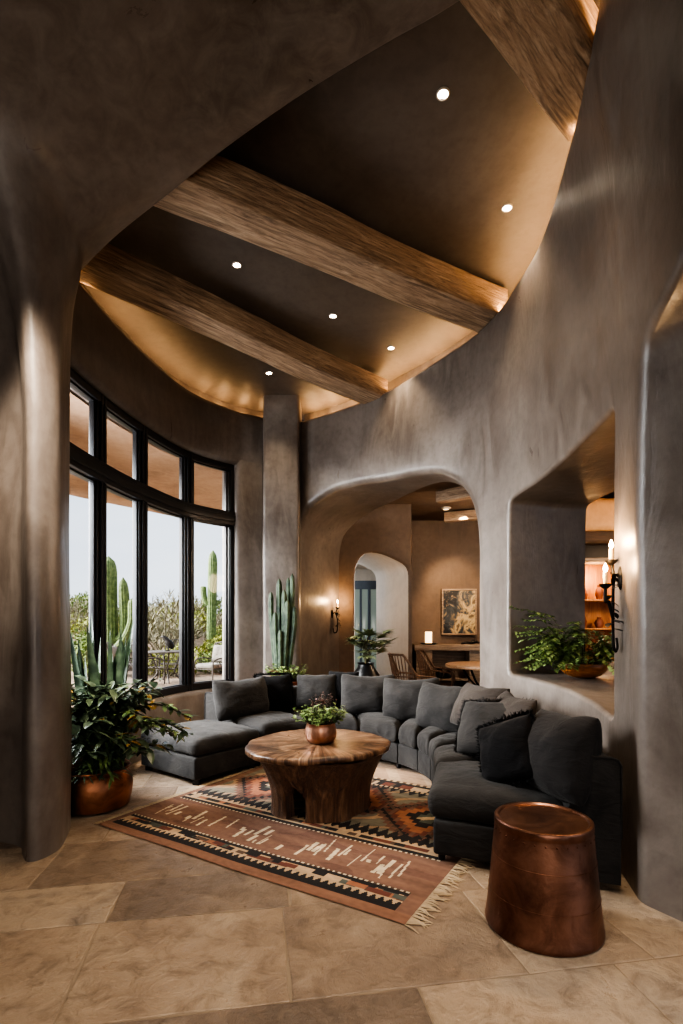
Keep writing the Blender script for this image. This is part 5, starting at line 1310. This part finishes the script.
lamp('dining_glow', 'POINT', (3.2, 7.6, 2.9), 110, (1, .78, .56), shadow_soft_size=.06)
lamp('kitchen_glow', 'POINT', (4.4, 6.2, 2.5), 80, (1, .72, .46), shadow_soft_size=.25)
lamp('cabinet_light', 'POINT', (at(600, 600, 7.6).x, 7.72, 2.18), 10, (1, .62, .28), shadow_soft_size=.05)
lamp('hall_daylight', 'AREA', (-.6, 10.9, 2.2), 28, (.92, .96, 1), shape='SQUARE', size=1.2, to=(.9, 9.2, 1.3))
lamp('entrance_side_fill', 'AREA', (-2.9, -.6, 2.0), 16, (1, .95, .9), shape='RECTANGLE', size=.9, size_y=2.4, to=(.4, 4.2, 2.6))  # added fill lamp inside the closed entrance, no window there
lamp('entrance_back_fill', 'AREA', (.3, -2.2, 1.7), 60, (1, .92, .83), shape='SQUARE', size=2.0, to=(-.2, 3.4, 3.9))  # added fill behind the camera, brightens soffit, beams and curved wall
lamp('terrace_fill', 'AREA', (-3.5, 4.5, 2.3), 280, (.92, .96, 1), shape='RECTANGLE', size=1.6, size_y=2.0, to=(.8, 4.6, .7))  # added helper lamp outside the glazing, out of sight behind the pillar
for x, y, z, tgt, e, sz in ((-1.5, 1.95, 4.15, (-1.86, 3.2, 2.7), 800, .6), (-.5, 1.3, 4.7, (-.4, 2.1, 0), 150, 1.2), (.7, 1.2, 4.75, (.55, 2.1, 0), 135, 1.2)):  # first grazes the pillar; the others are added, unseen, to light the foreground floor
    lamp('unseen_entrance_spot', 'SPOT', (x, y, z), e, (1, .87, .7), spot_size=sz, spot_blend=.9, shadow_soft_size=.08, to=tgt)

# ================================================================== CAMERA
cam = bpy.data.cameras.new('camera'); cam.sensor_fit = 'AUTO'; cam.sensor_width = 36; cam.lens = F / 1024 * 36; cam.shift_y = (HY - 512) / 1024; cam.shift_x = 0; cam.clip_start = .05; cam.clip_end = 300
co_ = bpy.data.objects.new('camera', cam); co_.location = (0, 0, EYE); co_.rotation_euler = (PI / 2, 0, 0); link(co_); sc.camera = co_
sc.view_settings.view_transform = 'AgX'
try: sc.view_settings.look = 'AgX - High Contrast'
except Exception: pass
sc.view_settings.exposure = 0.5
sc.cycles.max_bounces = 8; sc.cycles.diffuse_bounces = 5; sc.cycles.glossy_bounces = 4; sc.cycles.transparent_max_bounces = 12; sc.cycles.use_denoising = True; sc.cycles.sample_clamp_indirect = 6; sc.cycles.caustics_reflective = False; sc.cycles.caustics_refractive = False
